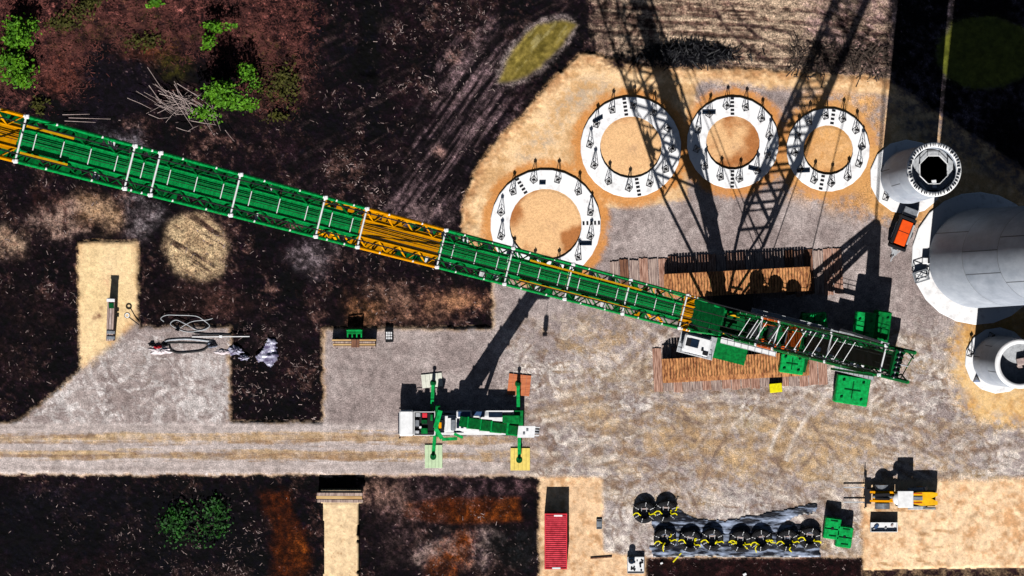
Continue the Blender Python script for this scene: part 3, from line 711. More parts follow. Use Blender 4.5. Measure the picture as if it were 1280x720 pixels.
mb = MB(); mb.cbox(c1+Vector((.1, -1.45, 26.6)), (.5, .9, .5), .1, .05); mb.cbox(c1+Vector((-1.1, -1.7, 26.6)), (1.1, .3, .35), -.9, .05); mb.box(c1+Vector((-2.0, -.5, 26.5)), (.2, 1.4, .2), .3); mb.build('hoist_unit', 'white', t1)
t2, c2, rad2 = tower(1222, 323, 83, 62, 44, 125.0, [29.5, 56, 82, 104], 'widest and tallest grey concrete tower with horizontal joints, running out of frame', [(150,), (202, 175), (160, 215)], 22, .1)
t3, c3, rad3 = tower(1247, 450.5, 41.5, 31.5, 29.5, 19.0, [6, 12], 'short concrete tower stack with pale rim at the lower right', [(170,), (140,), (200,)], 14, .15)
Rt = rad3(19)
mb = MB(); mb.lathe(c3, [(Rt+.02, 18.7), (Rt+.02, 19.1), (Rt-.5, 19.1), (Rt-.5, 18.7)], 96); mb.build('top_flange', 'concrete', t3)
mb = MB(); mb.lathe(c3, [(Rt-.5, 17.2), (.05, 17.2)], 64); mb.build('inner_platform', 'lgrey', t3)
mb = MB(); cc = c3+Vector((.5, .25, 17.2))
mb.cbox(cc+Vector((0, 0, .35)), (1.3, .8, .7), .2, .06); mb.cbox(cc+Vector((.6, -.4, .25)), (.8, .5, .5), -.3, .05); mb.cbox(cc+Vector((-.3, -.6, .2)), (.5, .6, .4), .5, .05); mb.build('winch_unit', 'wood', t3)
mb = MB(); mb.cbox(cc+Vector((.3, .15, .85)), (.5, .25, .25), .2, .03); mb.build('motor', 'pred', t3)
for (x, y, n) in [(1105, 212, 'western edge of the slim tower pad'), (1212, 442, 'western edge of the short tower pad'), (1239, 420, 'northern edge of the short tower pad'), (1078+29, 247, 'lower left of the slim tower pad')]:
    place_trestle(W(x, y, PHT-.03), .4, 'black steel trestle on the '+n)
mb = MB(); p = W(1220, 474, PHT-.03); mb.add([p+Vector((-.4, -.3, 0)), p+Vector((.45, -.3, 0)), p+Vector((0, .5, 0)), p+Vector((-.05, 0, .75))], [(0, 2, 1), (0, 1, 3), (1, 2, 3), (2, 0, 3)])
tag(mb.build('canvas_cover', 'bglass'), 'small dark blue pyramid shaped cover on the short tower pad', 'cover')
# cage and white box on the wide tower pad
t = thing('wire_cage', 'pale wire cage with grey panels on the western edge of the widest tower pad', 'cage', W(1150, 345, PHT-.03))
mb = MB(); c = W(1150, 345, PHT-.03); mb.box(c+Vector((0, 0, .1)), (1.55, 1.2, .2), .3); mb.build('base', 'lgrey', t)
mb = MB()
ca, sa = math.cos(.3), math.sin(.3); cr_ = [c+Vector((ca*x-sa*y, sa*x+ca*y, 0)) for x, y in ((-.75, -.58), (.75, -.58), (.75, .58), (-.75, .58))]
for i in range(4):
    a, b_ = cr_[i], cr_[(i+1) % 4]; up_ = Vector((0, 0, 1.3)); mb.tube(a, a+up_, .05); mb.tube(a+up_, b_+up_, .05); mb.tube(a+up_*.5, b_+up_*.5, .04)
mb.tube(cr_[0]+Vector((0, 0, 1.3)), cr_[2]+Vector((0, 0, 1.3)), .05); mb.tube(cr_[1]+Vector((0, 0, 1.3)), cr_[3]+Vector((0, 0, 1.3)), .05); mb.build('frame', 'grey', t)
mb = MB(); mb.box(c+Vector((0, 0, .55)), (1.2, .9, .7), .3); mb.build('load', 'white', t)
t = thing('power_cabinet', 'small white cabinet beside the wall of the widest tower', 'cabinet', W(1157, 326, PHT-.03))
mb = MB(); c = W(1157, 326, PHT-.03); mb.cbox(c+Vector((0, 0, .5)), (.9, .7, 1.0), 0, .06); mb.build('body', 'white', t)
mb = MB(); mb.box(c+Vector((.25, 0, 1.02)), (.3, .6, .06)); mb.build('vent', 'black', t)
mb = MB(); p = W(1287, 412, 0); mb.box(p+Vector((0, 0, .9)), (.9, 2.2, 1.8)); mb.box(p+Vector((0, 0, 1.85)), (1.0, 2.3, .1))
tag(mb.build('tool_locker', 'pred'), 'red steel locker cut by the right edge between two towers', 'locker')

# ------------------------------------------------------------------ crawler crane
T_ = HC*S
foot = W(900, 402, 3.0)
crane = thing('crawler_crane', 'giant green lattice boom crawler crane with orange sections, standing on timber mats', 'crane', W(925, 408, 0))
e = Vector((-.970, .243, 0)).normalized(); ew = Vector((.243, .970, 0)).normalized(); Z = Vector((0, 0, 1))
def param_boom(X):
    X = X-640-17*(1+.42*(860-X)/860)
    return (260-.9931*X)/(.507-X/T_)/S          # gain in height (m) at image x
def param_der(X):
    X = X-640-15
    return (X*.9931-260)/(.329+X/T_)/S
def lattice(t0, t1, U, w, D3, Wd, Dp, origin, m, col_, brace_m, name, pitch, lane=.22, center=True, sidep=True, label=None, rung=True, caps=True):
    """one box lattice section between heights t0..t1 along U (per metre of height)"""
    A = origin+U*t0; Bp = origin+U*t1; L_ = (Bp-A).length; u = (Bp-A).normalized()
    gap = .04; A = A+u*gap; L_ -= 2*gap
    P = lambda s_, a, b_: A+u*s_+w*(a*Wd/2)+D3*(b_*Dp/2)
    mb = MB()
    for a in (-1, 1):
        for b_ in (-1, 1): mb.tube(P(0, a, b_), P(L_, a, b_), .15 if center else .20, 8)
    for a in (-lane*2, lane*2):
        mb.tube(P(0, a, 1), P(L_, a, 1), .07, 6)
    sec = mb.build(name, m, crane)
    if label: sec['label'] = label
    br = MB(); n = max(1, round(L_/pitch)); pt = L_/n
    for b_ in (1, -1):
        for (a0, a1) in ((-1, -lane*2), (lane*2, 1)):
            for i in range(n):
                x0, x1 = (a0, a1) if i % 2 else (a1, a0)
                br.tube(P(i*pt, x0, b_), P((i+1)*pt, x1, b_), .08, 5)
        if b_ == -1:
            for i in range(0, n, 2): br.tube(P(i*pt, -1, b_), P(min(L_, (i+2)*pt), 1, b_), .06, 5)
    if sidep:
        for a in (-1, 1):
            for i in range(n):
                b0, b1 = (-1, 1) if i % 2 else (1, -1)
                br.tube(P(i*pt, a, b0), P((i+1)*pt, a, b1), .14, 5)
                br.tube(P(i*pt, a, b1), P((i+1)*pt, a, b0), .10, 5)
    br.build('bracing', brace_m, sec)
    if center:
        dk = MB(); n2 = max(1, round(L_/2.6)); p2 = L_/n2
        for i in range(n2):
            for a, wd in ((-.27, .33), (.27, .33), (0, .16)):
                dk.obox(P((i+.5)*p2, a, .96+(.03 if wd < .2 else 0)), w*(wd*Wd/2), u*(p2/2-.03), D3*.02)
        dk.build('walkway', col_, sec)
        for a in (-.44, .44):
            q = MB(); q.obox(P(L_/2, a, .70), w*.03, u*(L_/2-.15), D3*(.24*Dp/2)); q.build('shadow_web', 'dgreen', sec)  # webs added so the boom casts a denser shadow
        rp = MB()
        for a in (-.09, .10): rp.tube(P(.1, a, 1.06), P(L_-.1, a, 1.06), .03, 5)
        rp.build('rope_run', 'rope', sec)
    if rung:
        n3 = max(1, round(L_/4.2)); p3 = L_/n3
        for i in range(n3):
            rg = MB(); rg.tube(P((i+.5)*p3, -.36, 1.08), P((i+.5)*p3, .36, 1.08), .045, 5); rg.build('cross_bar', 'white', sec)
    if caps:
        s_ = L_-.14; cp = MB(); cp.tube(P(s_, -1, 1.04), P(s_, 1, 1.04), .085, 6)
        for a in (-1, 1): cp.cbox(P(s_, a, 1.06), (.40, .36, .3), 0, .06)
        cp.build('joint_frame', 'white', sec)
        for s_ in (.14, L_*.3, L_*.72):
            for a in (-1, 1):
                cp = MB(); cp.cbox(P(s_, a, 1.05), (.22, .2, .22), 0, .04); cp.build('joint_pin', 'white', sec)
    # outer sheeting in the two lanes: narrow gusset panels
    return sec, P, L_
U = Vector((-.507, .127, 1)); u = U.normalized(); wv = Vector((.127, .507, 0)).normalized(); Dv = wv.cross(u).normalized()
if Dv.z < 0: Dv = -Dv
BW, BD = 3.55, 3.9
js = [863, 849, 778, 706, 631, 547, 448, 396, 290, 190, 158, 22, -90]
cols = ['orange', 'green', 'green', 'green', 'green', 'orange', 'green', 'green', 'green', 'green', 'green', 'orange']
Bo = foot
def boomP(X, a=0, b_=1.1): return Bo+U*param_boom(X)+wv*(a*BW/2)+Dv*(b_*BD/2)
for i in range(len(cols)):
    og = cols[i] == 'orange'
    lattice(param_boom(js[i]), param_boom(js[i+1]), U, wv, Dv, BW, BD, Bo, 'orange' if og else 'lgreen', 'orange' if og else 'lgreen', 'orange' if og else 'mgreen', 'boom_section', 2.3 if not og else 1.9, label='orange lattice boom section' if og else None, rung=not og)
# gusset plates in the lanes (steel tread plates)
X = 846
while X > -70:
    og = (448 < X < 547) or X < 22 or X > 846
    step = 17 if X < 445 else 14
    for a in (-.72, .72):
        pr = .5 if og else (.62 if X < 446 else .5)
        if random.random() < pr:
            q = MB(); dt = (param_boom(X-step)-param_boom(X))*U.length*random.choice([.42, .46, .5] if X < 446 and not og else [.25, .36, .46])
            q.obox(Bo+U*param_boom(X-step/2)+wv*(a*BW/2)+Dv*(-.9*BD/2), wv*.44, u*dt, Dv*.02)
            q.build('tread_plate', 'orange' if og else 'green' if random.random() < .4 else 'dgreen', crane)
    X -= step
for (Xa, Xb) in ((450, 458), (540, 546), (849.5, 862)):
    for a in (-.7, .7):
        q = MB(); A = boomP(Xa, a, .93); Bq = boomP(Xb, a, .93); q.obox((A+Bq)/2, wv*.5, (Bq-A)/2, Dv*.02); q.build('end_plate', 'orange', crane)
def plate_strip(X0, X1, a, m, nm, hw=.09):
    mb = MB(); A = boomP(X0, a); Bq = boomP(X1, a); mb.obox((A+Bq)/2, wv*hw, (Bq-A)/2, Dv*.05); mb.build(nm, m, crane)
for a in (.60, -.60):
    plate_strip(793 if a > 0 else 785, 655 if a > 0 else 648, a, 'yellow', 'pendant_bar')
    plate_strip(84, 26, a, 'yellow', 'pendant_bar')
for X in (626, 700, 742, 770, 815, 640, 560):
    for a in (-.75, .75):
        mb = MB(); mb.obox(boomP(X+a*5+random.uniform(-6, 6), a, .2), wv*.28, u*.35, Dv*.12); mb.build('rope_guide', 'white' if X not in (815,) else 'orange', crane)
for X, a in ((415, -.7), (430, -.72), (418, .75), (434, .75), (828, .7), (835, -.75), (820, -.6)):
    mb = MB(); mb.tube(boomP(X+4, a-.15, .5), boomP(X-4, a+.15, .5), .14, 6); mb.build('rope_roller', 'orange', crane)
for X in (128, 133, 330, 570, 575):
    for a in (-.72, .72):
        mb = MB(); mb.tube(boomP(X+a*6, a-.2, .9), boomP(X+a*6, a+.2, .9), .11, 6); mb.build('rope_roller', 'white', crane)
# boom foot section (tapers to the pivots)
mb = MB(); t0 = param_boom(863)
for a in (-1, 1):
    for b_ in (-1, 1): mb.tube(Bo+wv*(a*.78*BW/2)+Dv*(b_*.2), Bo+U*t0+wv*(a*BW/2)+Dv*(b_*BD/2), .15, 8)
bf = mb.build('boom_foot', 'lgreen', crane)
mb = MB(); A = Bo+U*(t0*.16)
for s0, s1 in ((.15, .5), (.52, .97)):
    p = Bo+U*(t0*(s0+s1)/2)+Dv*((.2+(BD/2-.2)*(s0+s1)/2)); mb.obox(p, wv*(BW*.44), U*(t0*(s1-s0)/2), Dv*.03)
mb.build('cover_plate', 'dgreen', bf)
mb = MB()
for k in range(5):
    p = Bo+U*(t0*(.25+.15*k))+Dv*(.45+1.1*(.25+.15*k)); mb.tube(p-wv*1.1, p+wv*1.3+u*.5, .05, 5)
mb.build('ribs', 'lgreen', bf)
# derrick mast
U2 = Vector((.329, -.082, 1)); u2 = U2.normalized(); w2 = Vector((.082, .329, 0)).normalized(); D2 = w2.cross(u2).normalized()
if D2.z < 0: D2 = -D2
DW, DD = 2.95, 3.0; Do = W(903, 403, 3.0)
def derP(X, a=0, b_=1.1): return Do+U2*param_der(X)+w2*(a*DW/2)+D2*(b_*DD/2)
jd = [950, 979, 1000, 1066, 1134]
for i, cc_ in enumerate(['green', 'dorange', 'green', 'green']):
    og = i == 1
    lattice(param_der(jd[i]), param_der(jd[i+1]), U2, w2, D2, DW, DD, Do, 'dorange' if og else 'green', 'orange' if og else 'dgreen', 'dgreen', 'derrick_section', 1.9, center=False, lane=.3, rung=False, label='orange derrick mast section' if og else None)
q = MB(); A = derP(981, 0, -.9); Bq = derP(998, 0, -.9); q.obox((A+Bq)/2, w2*1.35, (Bq-A)/2, D2*.03); q.build('section_plate', 'dorange', crane)
q = MB(); A = derP(1004, 0, -.95); Bq = derP(1118, 0, -.95); q.obox((A+Bq)/2, w2*.8, (Bq-A)/2, D2*.03); q.build('dark_interior_plate', 'black', crane)  # dark sheet added to blacken the derrick interior
mb = MB()
for X in (958, 968, 972, 979, 996, 1006, 1017, 1028, 1040, 1051, 1068, 1078, 1090):
    mb = MB(); mb.tube(derP(X-3, -.75), derP(X+6, .75), .035, 5); mb.build('cross_bar', 'white', crane)
for X, a in ((1000, .55), (1008, .5), (994, -.7), (1004, -.72), (974, .5), (976, -.6)):
    mb = MB(); mb.cbox(derP(X, a, .6), (.55, .4, .35), .3, .06); mb.build('rope_guide', 'dorange', crane)
for X, a in ((1025, .7), (1030, .66), (1036, .68), (1042, .7), (1020, -.75), (1043, -.7), (1053, -.72), (1052, .7), (1049, -.3), (1066, -.6), (1095, -.7), (1104, -.74)):
    mb = MB(); mb.cbox(derP(X, a, .8), (random.uniform(.3, .8), .45, .35), -.25, .06); mb.build('rope_guide', 'white', crane)
# derrick foot
mb = MB()
for a in (-1, 1):
    for b_ in (-1, 1): mb.tube(Do+w2*(a*.9), derP(950, a, b_), .14, 8)
mb.build('derrick_foot', 'dgreen', crane)
# derrick head with sheaves
hd = derP(1131, 0, 0)
mb = MB(); mb.obox(hd+u2*.1, w2*1.35, u2*.3, D2*.45); dh = mb.build('derrick_head', 'dgreen', crane)
for a in (-1.3, -.75, -.25, .25, .75, 1.3):
    mb = MB(); mb.tube(hd+u2*.3+w2*(a-.06)+e*-.1, hd+u2*.3+w2*(a+.06)+e*-.1, .42, 14); mb.build('sheave', 'black', dh)
mb = MB(); mb.tube(hd+u2*.4-w2*1.5, hd+u2*.4+w2*1.5, .07, 6); mb.tube(hd+u2*.4, hd+u2*.4-e*1.1, .06, 6); mb.build('head_axle', 'lgrey', dh)
for a in (-1.45, 1.45):
    mb = MB(); mb.bar(derP(1072, a*.95, .9), derP(1131, a*.78, 1.3), .22, .18); mb.build('head_strut', 'green' if a < 0 else 'lgrey', crane)
# pendants
bt = Bo+U*param_boom(-90)
for a in (-1, 1):
    mb = MB(); mb.tube(hd+w2*a*1.2, bt+wv*a*1.2, .06, 5); mb.build('boom_pendant', 'rope', crane)
# superstructure
def SP(x, y, z): return W(925, 408)+e*x+ew*y+Z*z      # x forward, y to the upper side, metres
rz = math.atan2(e.y, e.x)+math.pi
mb = MB()
mb.obox(SP(-5.2, 0, 2.9), e*9.6, ew*1.35, Z*.65); sup = mb.build('superstructure', 'dgreen', crane)
for y in (-1.15, 1.15):
    mb = MB(); mb.obox(SP(-1, y, 3.75), e*4.6, ew*.16, Z*.3); mb.build('side_beam', 'green', sup)
# slewing ring and carbody
mb = MB(); mb.tube(SP(0, 0, 1.6), SP(0, 0, 2.28), 2.1, 32); mb.build('slewing_ring', 'black', crane)
te = Vector((math.cos(R(3)), math.sin(R(3)), 0)); tw = Vector((-te.y, te.x, 0)); tc = W(917, 406)
mb = MB(); mb.obox(tc+Z*1.2, te*2.2, tw*4.3, Z*.42); mb.obox(tc+Z*1.2, te*3.6, tw*1.2, Z*.38); mb.build('carbody', 'black', crane)  # coloured black to stand in for the superstructure's shade
# crawlers
for sgn, dx in ((1, .6), (-1, -.1)):
    cc_ = tc+tw*(sgn*4.62)+te*dx
    L2 = 7.0; rr = .95; wd = 1.32
    t = MB(); n_sh = 0
    per = []
    k = 44
    for i in range(k): per.append((-L2+2*L2*i/k, 2*rr, 0))
    for i in range(9): a = math.pi/2-math.pi*i/9; per.append((L2+math.cos(a)*rr, rr+math.sin(a)*rr, a-math.pi/2))
    for i in range(k): per.append((L2-2*L2*i/k, 0, math.pi))
    for i in range(9): a = -math.pi/2-math.pi*i/9; per.append((-L2+math.cos(a)*rr, rr+math.sin(a)*rr, a-math.pi/2))
    for (x, z, a) in per:
        dr = te*math.cos(a)+Z*math.sin(a); nm = -te*math.sin(a)+Z*math.cos(a)
        p = cc_+te*x+Z*(z+.16)
        t.obox(p-nm*.03, dr*.128, tw*wd, nm*.06); t.obox(p+nm*.045, dr*.035, tw*wd*.97, nm*.03)
    tr = t.build('crawler_track', 'track', crane)
    t = MB(); t.obox(cc_+Z*(rr+.16), te*L2, tw*.8, Z*.6); t.build('track_frame', 'dgreen', tr)
    t = MB()
    for x in (-L2, L2): t.tube(cc_+te*x+Z*(rr+.16)-tw*.9, cc_+te*x+Z*(rr+.16)+tw*.9, .78, 16)
    t.build('drive_wheel', 'black', tr)
# dark plate over the lower crawler
mb = MB(); mb.obox(SP(1.0, -2.9, 2.7), e*2.3, ew*1.15, Z*.10); mb.build('side_platform', 'green', crane)
# decks, walkways
def railing(p0, p1, h=1.0, n=8, r=.03):
    m_ = MB()
    for z in (.5, 1.0): m_.tube(p0+Z*h*z, p1+Z*h*z, r, 5)
    for i in range(n+1): q = p0.lerp(p1, i/n); m_.tube(q, q+Z*h, r, 5)
    return m_
def walkway(x0, x1, y, wid, z, m='white'):
    m_ = MB(); m_.obox(SP((x0+x1)/2, y, z), e*abs(x1-x0)/2, ew*wid/2, Z*.04); wk = m_.build('catwalk', m, crane)
    railing(SP(x0, y+wid/2, z), SP(x1, y+wid/2, z)).build('railing', 'lgrey', wk)
    railing(SP(x0, y-wid/2, z), SP(x1, y-wid/2, z)).build('railing', 'lgrey', wk)
walkway(1.9, -4.3, -1.95, .62, 4.0)
walkway(-.5, -8.5, 2.0, .45, 4.4, 'lgrey')
walkway(-8.5, -15.8, 1.85, .5, 4.4, 'lgrey')
walkway(-10.8, -15.2, -1.9, .5, 4.2, 'lgrey')
# winches
mb = MB(); mb.obox(SP(-3.6, 0, 4.6), e*3.1, ew*1.2, Z*1.03); mb.build('shadow_box', 'dgreen', crane)  # box added below the derrick to shade the northern track
for x in (-1.1, -3.2, -5.2):
    mb = MB(); mb.tube(SP(x, -1.0, 6.2), SP(x, 1.0, 6.2), .55, 18); wn = mb.build('winch_drum', 'rope' if x > -4 else 'grey', crane)
    mb = MB()
    for y in (-1.08, 1.08): mb.tube(SP(x, y-.05, 6.2), SP(x, y+.05, 6.2), .85, 18)
    mb.build('drum_flange', 'dgreen', wn)
for y, X0, X1 in ((.95, 912, 930), (-1.15, 905, 922)):
    mb = MB(); p0 = SP(1.15, y, 4.9); mb.obox(p0, e*.75, ew*.09, Z*.07); mb.build('handrail_beam', 'yellow', crane)
# operator cab
cb = SP(4.35, -3.1, 0); crz = rz
mb = MB(); mb.cbox(cb+Z*4.3, (3.0, 2.0, 2.3), crz, .18); cab = mb.build('operator_cab', 'white', crane)
mb = MB(); mb.obox(cb+Z*5.47+e*.35+ew*.1, e*.52, ew*.45, Z*.03); mb.build('roof_window', 'glass', cab)
mb = MB(); mb.obox(cb+Z*4.6+e*1.53, e*.03, ew*.8, Z*.8); mb.build('windscreen', 'glass', cab)
mb = MB(); mb.obox(cb+Z*4.6-ew*1.02, e*.9, ew*.03, Z*.6); mb.build('side_window', 'glass', cab)
mb = MB(); mb.obox(cb+Z*5.5+e*.95+ew*.05, e*.25, ew*.4, Z*.05); mb.obox(cb+Z*5.55-e*.7-ew*.4, e*.12, ew*.12, Z*.1); mb.obox(cb+Z*5.52-e*1.1-ew*.7, e*.3, ew*.2, Z*.04); mb.build('wiper_housing', 'black', cab)
mb = MB(); mb.obox(cb+Z*3.05-e*.1, e*2.0, ew*1.25, Z*.06); pl_ = mb.build('cab_platform', 'lgrey', crane)
railing(cb+Z*3.1+e*1.9-ew*1.2, cb+Z*3.1-e*2.0-ew*1.2).build('railing', 'white', pl_)
railing(cb+Z*3.1+e*1.9-ew*1.2, cb+Z*3.1+e*1.9+ew*1.2).build('railing', 'white', pl_)
# mid ballast boxes
def ballast(cx, cy, w_, h_, z0, z1, n, ang, name, m='lgreen'):
    c = W(cx, cy); lay_h = (z1-z0)/n; root = None
    for i in range(n):
        m_ = MB(); jx = random.uniform(-.06, .06); m_.cbox(c+Vector((jx, random.uniform(-.05, .05), z0+lay_h*(i+.5))), (w_, h_, lay_h-.03), ang, .10)
        o = m_.build(name, m, crane if root is None else root)
        if root is None: root = o
    m_ = MB()
    ca, sa = math.cos(ang), math.sin(ang)
    for x in (-.3, .3):
        for y in (-.3, .3):
            q = c+Vector((ca*x*w_-sa*y*h_, sa*x*w_+ca*y*h_, z1)); m_.box(q+Z*.08, (.28, .14, .16), ang+.5)
    m_.box(c+Z*(z1+.03), (w_*.5, .12, .06), ang); m_.box(c+Z*(z1+.03), (.12, h_*.6, .06), ang)
    m_.build('lifting_lug', 'dgreen', root)
    return root
ballast(1015, 402, 2.6, 1.9, 1.4, 3.9, 3, R(4), 'ballast_plate', 'lgreen')
ballast(987, 454, 2.6, 2.1, 1.4, 3.9, 3, R(-8), 'ballast_plate', 'lgreen')
ballast(1076, 415, 2.1, 4.4, 1.0, 3.9, 6, R(-8), 'counterweight_plate', 'lgreen')
ballast(1098, 410, 1.8, 3.8, 1.0, 3.6, 6, R(-8), 'counterweight_plate', 'green')
ballast(1063, 487, 3.6, 3.1, .2, 2.7, 6, R(-9), 'counterweight_plate', 'lgreen')
mb = MB(); mb.obox(SP(-13.3, 0, 1.8), e*1.2, ew*3.4, Z*.4); mb.build('ballast_carrier', 'dgreen', crane)
mb = MB(); mb.obox(SP(-7, 0, 1.9), e*1.0, ew*3.2, Z*.3); mb.build('ballast_carrier', 'dgreen', crane)
mb = MB(); mb.obox(SP(-14.9, .2, 3.0), e*2.6, ew*1.2, Z*.5); mb.build('rear_frame', 'dgreen', crane)
for y in (1.15, -1.3):
    mb = MB(); mb.obox(SP(-12.0, y, 3.8), e*1.5, ew*.25, Z*.25); mb.cbox(SP(-13.6, y*1.4, 3.9), (1.2, .5, .5), rz, .08); mb.build('cylinder_bank', 'lgrey', crane)
# A-frame: apex 12.3 m up
ap = W(1080, 440, 12.3)
def lat_arm(a, b_, w0, w1, m, name, n=9, r=.11):
    side = ew; m_ = MB(); upv = (b_-a).normalized().cross(side).normalized()
    for s1 in (-1, 1):
        for s2 in (-1, 1): m_.tube(a+side*s1*w0/2+upv*s2*.45, b_+side*s1*w1/2+upv*s2*.25, r, 6)
    arm = m_.build(name, m, crane); br = MB()
    for i in range(n):
        f0, f1 = i/n, (i+1)/n
        q0, q1 = a.lerp(b_, f0), a.lerp(b_, f1); wa, wb = w0+(w1-w0)*f0, w0+(w1-w0)*f1
        s_ = 1 if i % 2 else -1
        for s2 in (-1, 1): br.tube(q0+side*s_*wa/2+upv*s2*.4, q1-side*s_*wb/2+upv*s2*.4, .06, 5)
        for s3 in (-1, 1): br.tube(q0+side*s3*wa/2+upv*.4*s_, q1+side*s3*wb/2-upv*.4*s_, .055, 5)
    br.build('bracing', 'dgreen', arm)
lat_arm(SP(-6.0, 0, 4.0), ap, 2.6, 1.6, 'dgreen', 'frame_strut', 12, .24)
lat_arm(SP(-14.2, 0, 3.2), ap, 1.7, 1.3, 'dgreen', 'frame_strut', 9, .28)
mb = MB(); mb.tube(ap-ew*.9, ap+ew*.9, .4, 12); mb.build('frame_sheave', 'black', crane)
for a in (-.45, .45):
    mb = MB(); mb.tube(ap+ew*a, hd+w2*a*2, .07, 5); mb.build('mast_pendant', 'rope', crane)
for X, a in ((-2.0, .5), (-6.5, -.3)):
    mb = MB(); mb.tube(SP(X, a, 4.8), hd+w2*a, .06, 5); mb.build('hoist_rope', 'rope', crane)
for a in (-.5, .5):
    mb = MB(); mb.tube(SP(-3.2, a, 4.8), Bo+U*75+Dv*1.8+wv*a, .05, 5); mb.build('hoist_rope', 'rope', crane)

# ------------------------------------------------------------------ timber mats
def mat_row(xs_, y0f, y1f, where):
    for i, x in enumerate(xs_):
        y0 = y0f(x)+random.uniform(-2, 2); y1 = y1f(x)+random.uniform(-2, 2)
        c = W(x, (y0+y1)/2, .0); L_ = (y1-y0)/S; m_ = MB(); a = R(3)+random.uniform(-.012, .012)
        ca, sa = math.cos(a), math.sin(a); z = random.uniform(.15, .22)
        for j in range(4):
            dx = (j-1.5)*.245; m_.cbox(c+Vector((ca*dx, sa*dx+random.uniform(-.05, .05), z/2-.02+random.uniform(-.012, .012))), (.232, L_, z), a, .02)
        o = m_.build('timber_mat', random.choice(['timber', 'timber', 'timber2', 'timber3']))
        tag(o, '%s timber mat from the left in the row under the %s' % (ORD[i], where), 'timber mat', 'timber mats under the crawler crane')
mat_row([769+12.1*i for i in range(24)], lambda x: 325-(x-769)*.055, lambda x: 382-(x-769)*.055, 'northern crawler')
mat_row([822+12.1*i for i in range(18)], lambda x: 434-(x-806)*.05, lambda x: 491-(x-806)*.04, 'southern crawler')

# ------------------------------------------------------------------ mobile crane
mc = thing('mobile_crane', 'white and green telescopic mobile crane standing on four outriggers', 'crane', W(575, 528, 0))
def Wb(px, py, z=0): return W(px, py, z)
def pbox(x0, y0, x1, y1, z0, z1, ch=None):
    m_ = MB(); c = W((x0+x1)/2, (y0+y1)/2, (z0+z1)/2); s_ = ((x1-x0)/S, (y1-y0)/S, z1-z0)
    (m_.cbox(c, s_, 0, ch) if ch else m_.box(c, s_)); return m_
pbox(503, 513, 645, 543, .7, 1.35, .08).build('chassis', 'white', mc)
pbox(520, 513, 640, 519, 1.36, 1.55).build('deck_plate', 'lgrey', mc); pbox(536, 535, 640, 543, 1.36, 1.56).build('deck_plate', 'white', mc)
cb_ = pbox(500, 512, 517.5, 544, 1.0, 2.75, .14).build('driver_cab', 'white', mc)
pbox(498.6, 515, 500, 541, 1.7, 2.5).build('windscreen', 'glass', cb_)
for y in (509.5, 546): pbox(499.5, y-1, 501.5, y+1, 1.8, 2.4).build('mirror', 'black', cb_)
for x in (512, 532, 556, 577, 612, 634):
    for y0, y1 in ((512, 516.5), (539.5, 544)):
        m_ = MB(); m_.tube(W(x, y0, .58), W(x, y1, .58), .58, 18); wl = m_.build('wheel', 'rubber', mc)
        m_ = MB(); yy = y0-.3 if y0 < 520 else y1+.3; m_.tube(W(x, (y0+y1)/2, .58), W(x, yy, .58), .3, 12); m_.build('rim', 'lgrey', wl)
pbox(518.5, 514, 543, 543, 1.36, 2.0, .08).build('engine_deck', 'black', mc)
for (x, y, w_, h_, m_n) in [(523, 517.5, 6, 5, 'lgrey'), (531.5, 518, 6, 6, 'pred'), (531, 526, 7, 5, 'dgreen'), (522, 528, 5, 8, 'grey'), (531, 537.5, 8, 7, 'green'), (522, 539, 5, 4, 'lgrey'), (540, 521, 3, 8, 'green'), (526, 533, 3, 3, 'white')]:
    pbox(x-w_/2, y-h_/2, x+w_/2, y+h_/2, 2.0, 2.25+random.random()*.2, .04).build('engine_unit', m_n, mc)
m_ = MB()
for x in (518.5, 544): m_.tube(W(x, 514, 2.4), W(x, 543, 2.4), .04, 5)
m_.tube(W(518.5, 514, 2.4), W(544, 514, 2.4), .04, 5); m_.tube(W(518.5, 543, 2.4), W(544, 543, 2.4), .04, 5)
for x in (518.5, 531, 544):
    for y in (514, 543): m_.tube(W(x, y, 2.0), W(x, y, 2.4), .04, 5)
m_.build('guard_rail', 'white', mc)
# outriggers
for (xb, yb, xe, ye) in [(540, 515, 541.5, 479), (544, 540, 541.5, 571), (648, 516, 647.5, 480), (649, 541, 649, 575)]:
    m_ = MB(); m_.bar(W(xb, yb, .95), W(xe, ye, .95), .36, .38); og = m_.build('outrigger', 'lgreen', mc)
    m_ = MB(); m_.tube(W(xe, ye, .2), W(xe, ye, 1.45), .13, 10); m_.tube(W(xe, ye, 1.45), W(xe, ye, 1.6), .2, 8); m_.build('jack', 'dgreen', og)
    m_ = MB(); m_.tube(W(xe, ye, .17), W(xe, ye, .26), .34, 14); m_.build('foot', 'dgreen', og)
pbox(537.5, 512, 547.5, 545, .75, 1.5, .06).build('outrigger_box', 'green', mc); pbox(643, 512, 654, 545, .75, 1.5, .06).build('outrigger_box', 'green', mc)
m_ = MB(); m_.tube(W(560, 528, 1.4), W(560, 528, 1.75), 1.1, 24); m_.build('slewing_ring', 'black', mc)
pbox(549, 518, 600, 540, 1.75, 2.35, .1).build('superstructure', 'white', mc)
pbox(545, 505.5, 551, 545, 2.0, 2.9, .1).build('counterweight', 'green', mc)
m_ = MB(); m_.bar(W(551, 512, 3.0), W(545, 534, 3.0), .5, .4); m_.bar(W(545, 534, 3.0), W(553, 547, 2.8), .45, .35); m_.bar(W(553, 548, 2.6), W(572, 547, 2.6), .35, .35); m_.bar(W(568, 541, 2.6), W(579, 546, 2.6), .3, .3); m_.build('folded_jib', 'lgreen', mc)
for x in (553, 567): pbox(x-3, 523, x+3, 537, 2.6, 3.1, .08).build('winch', 'grey' if x == 567 else 'black', mc)
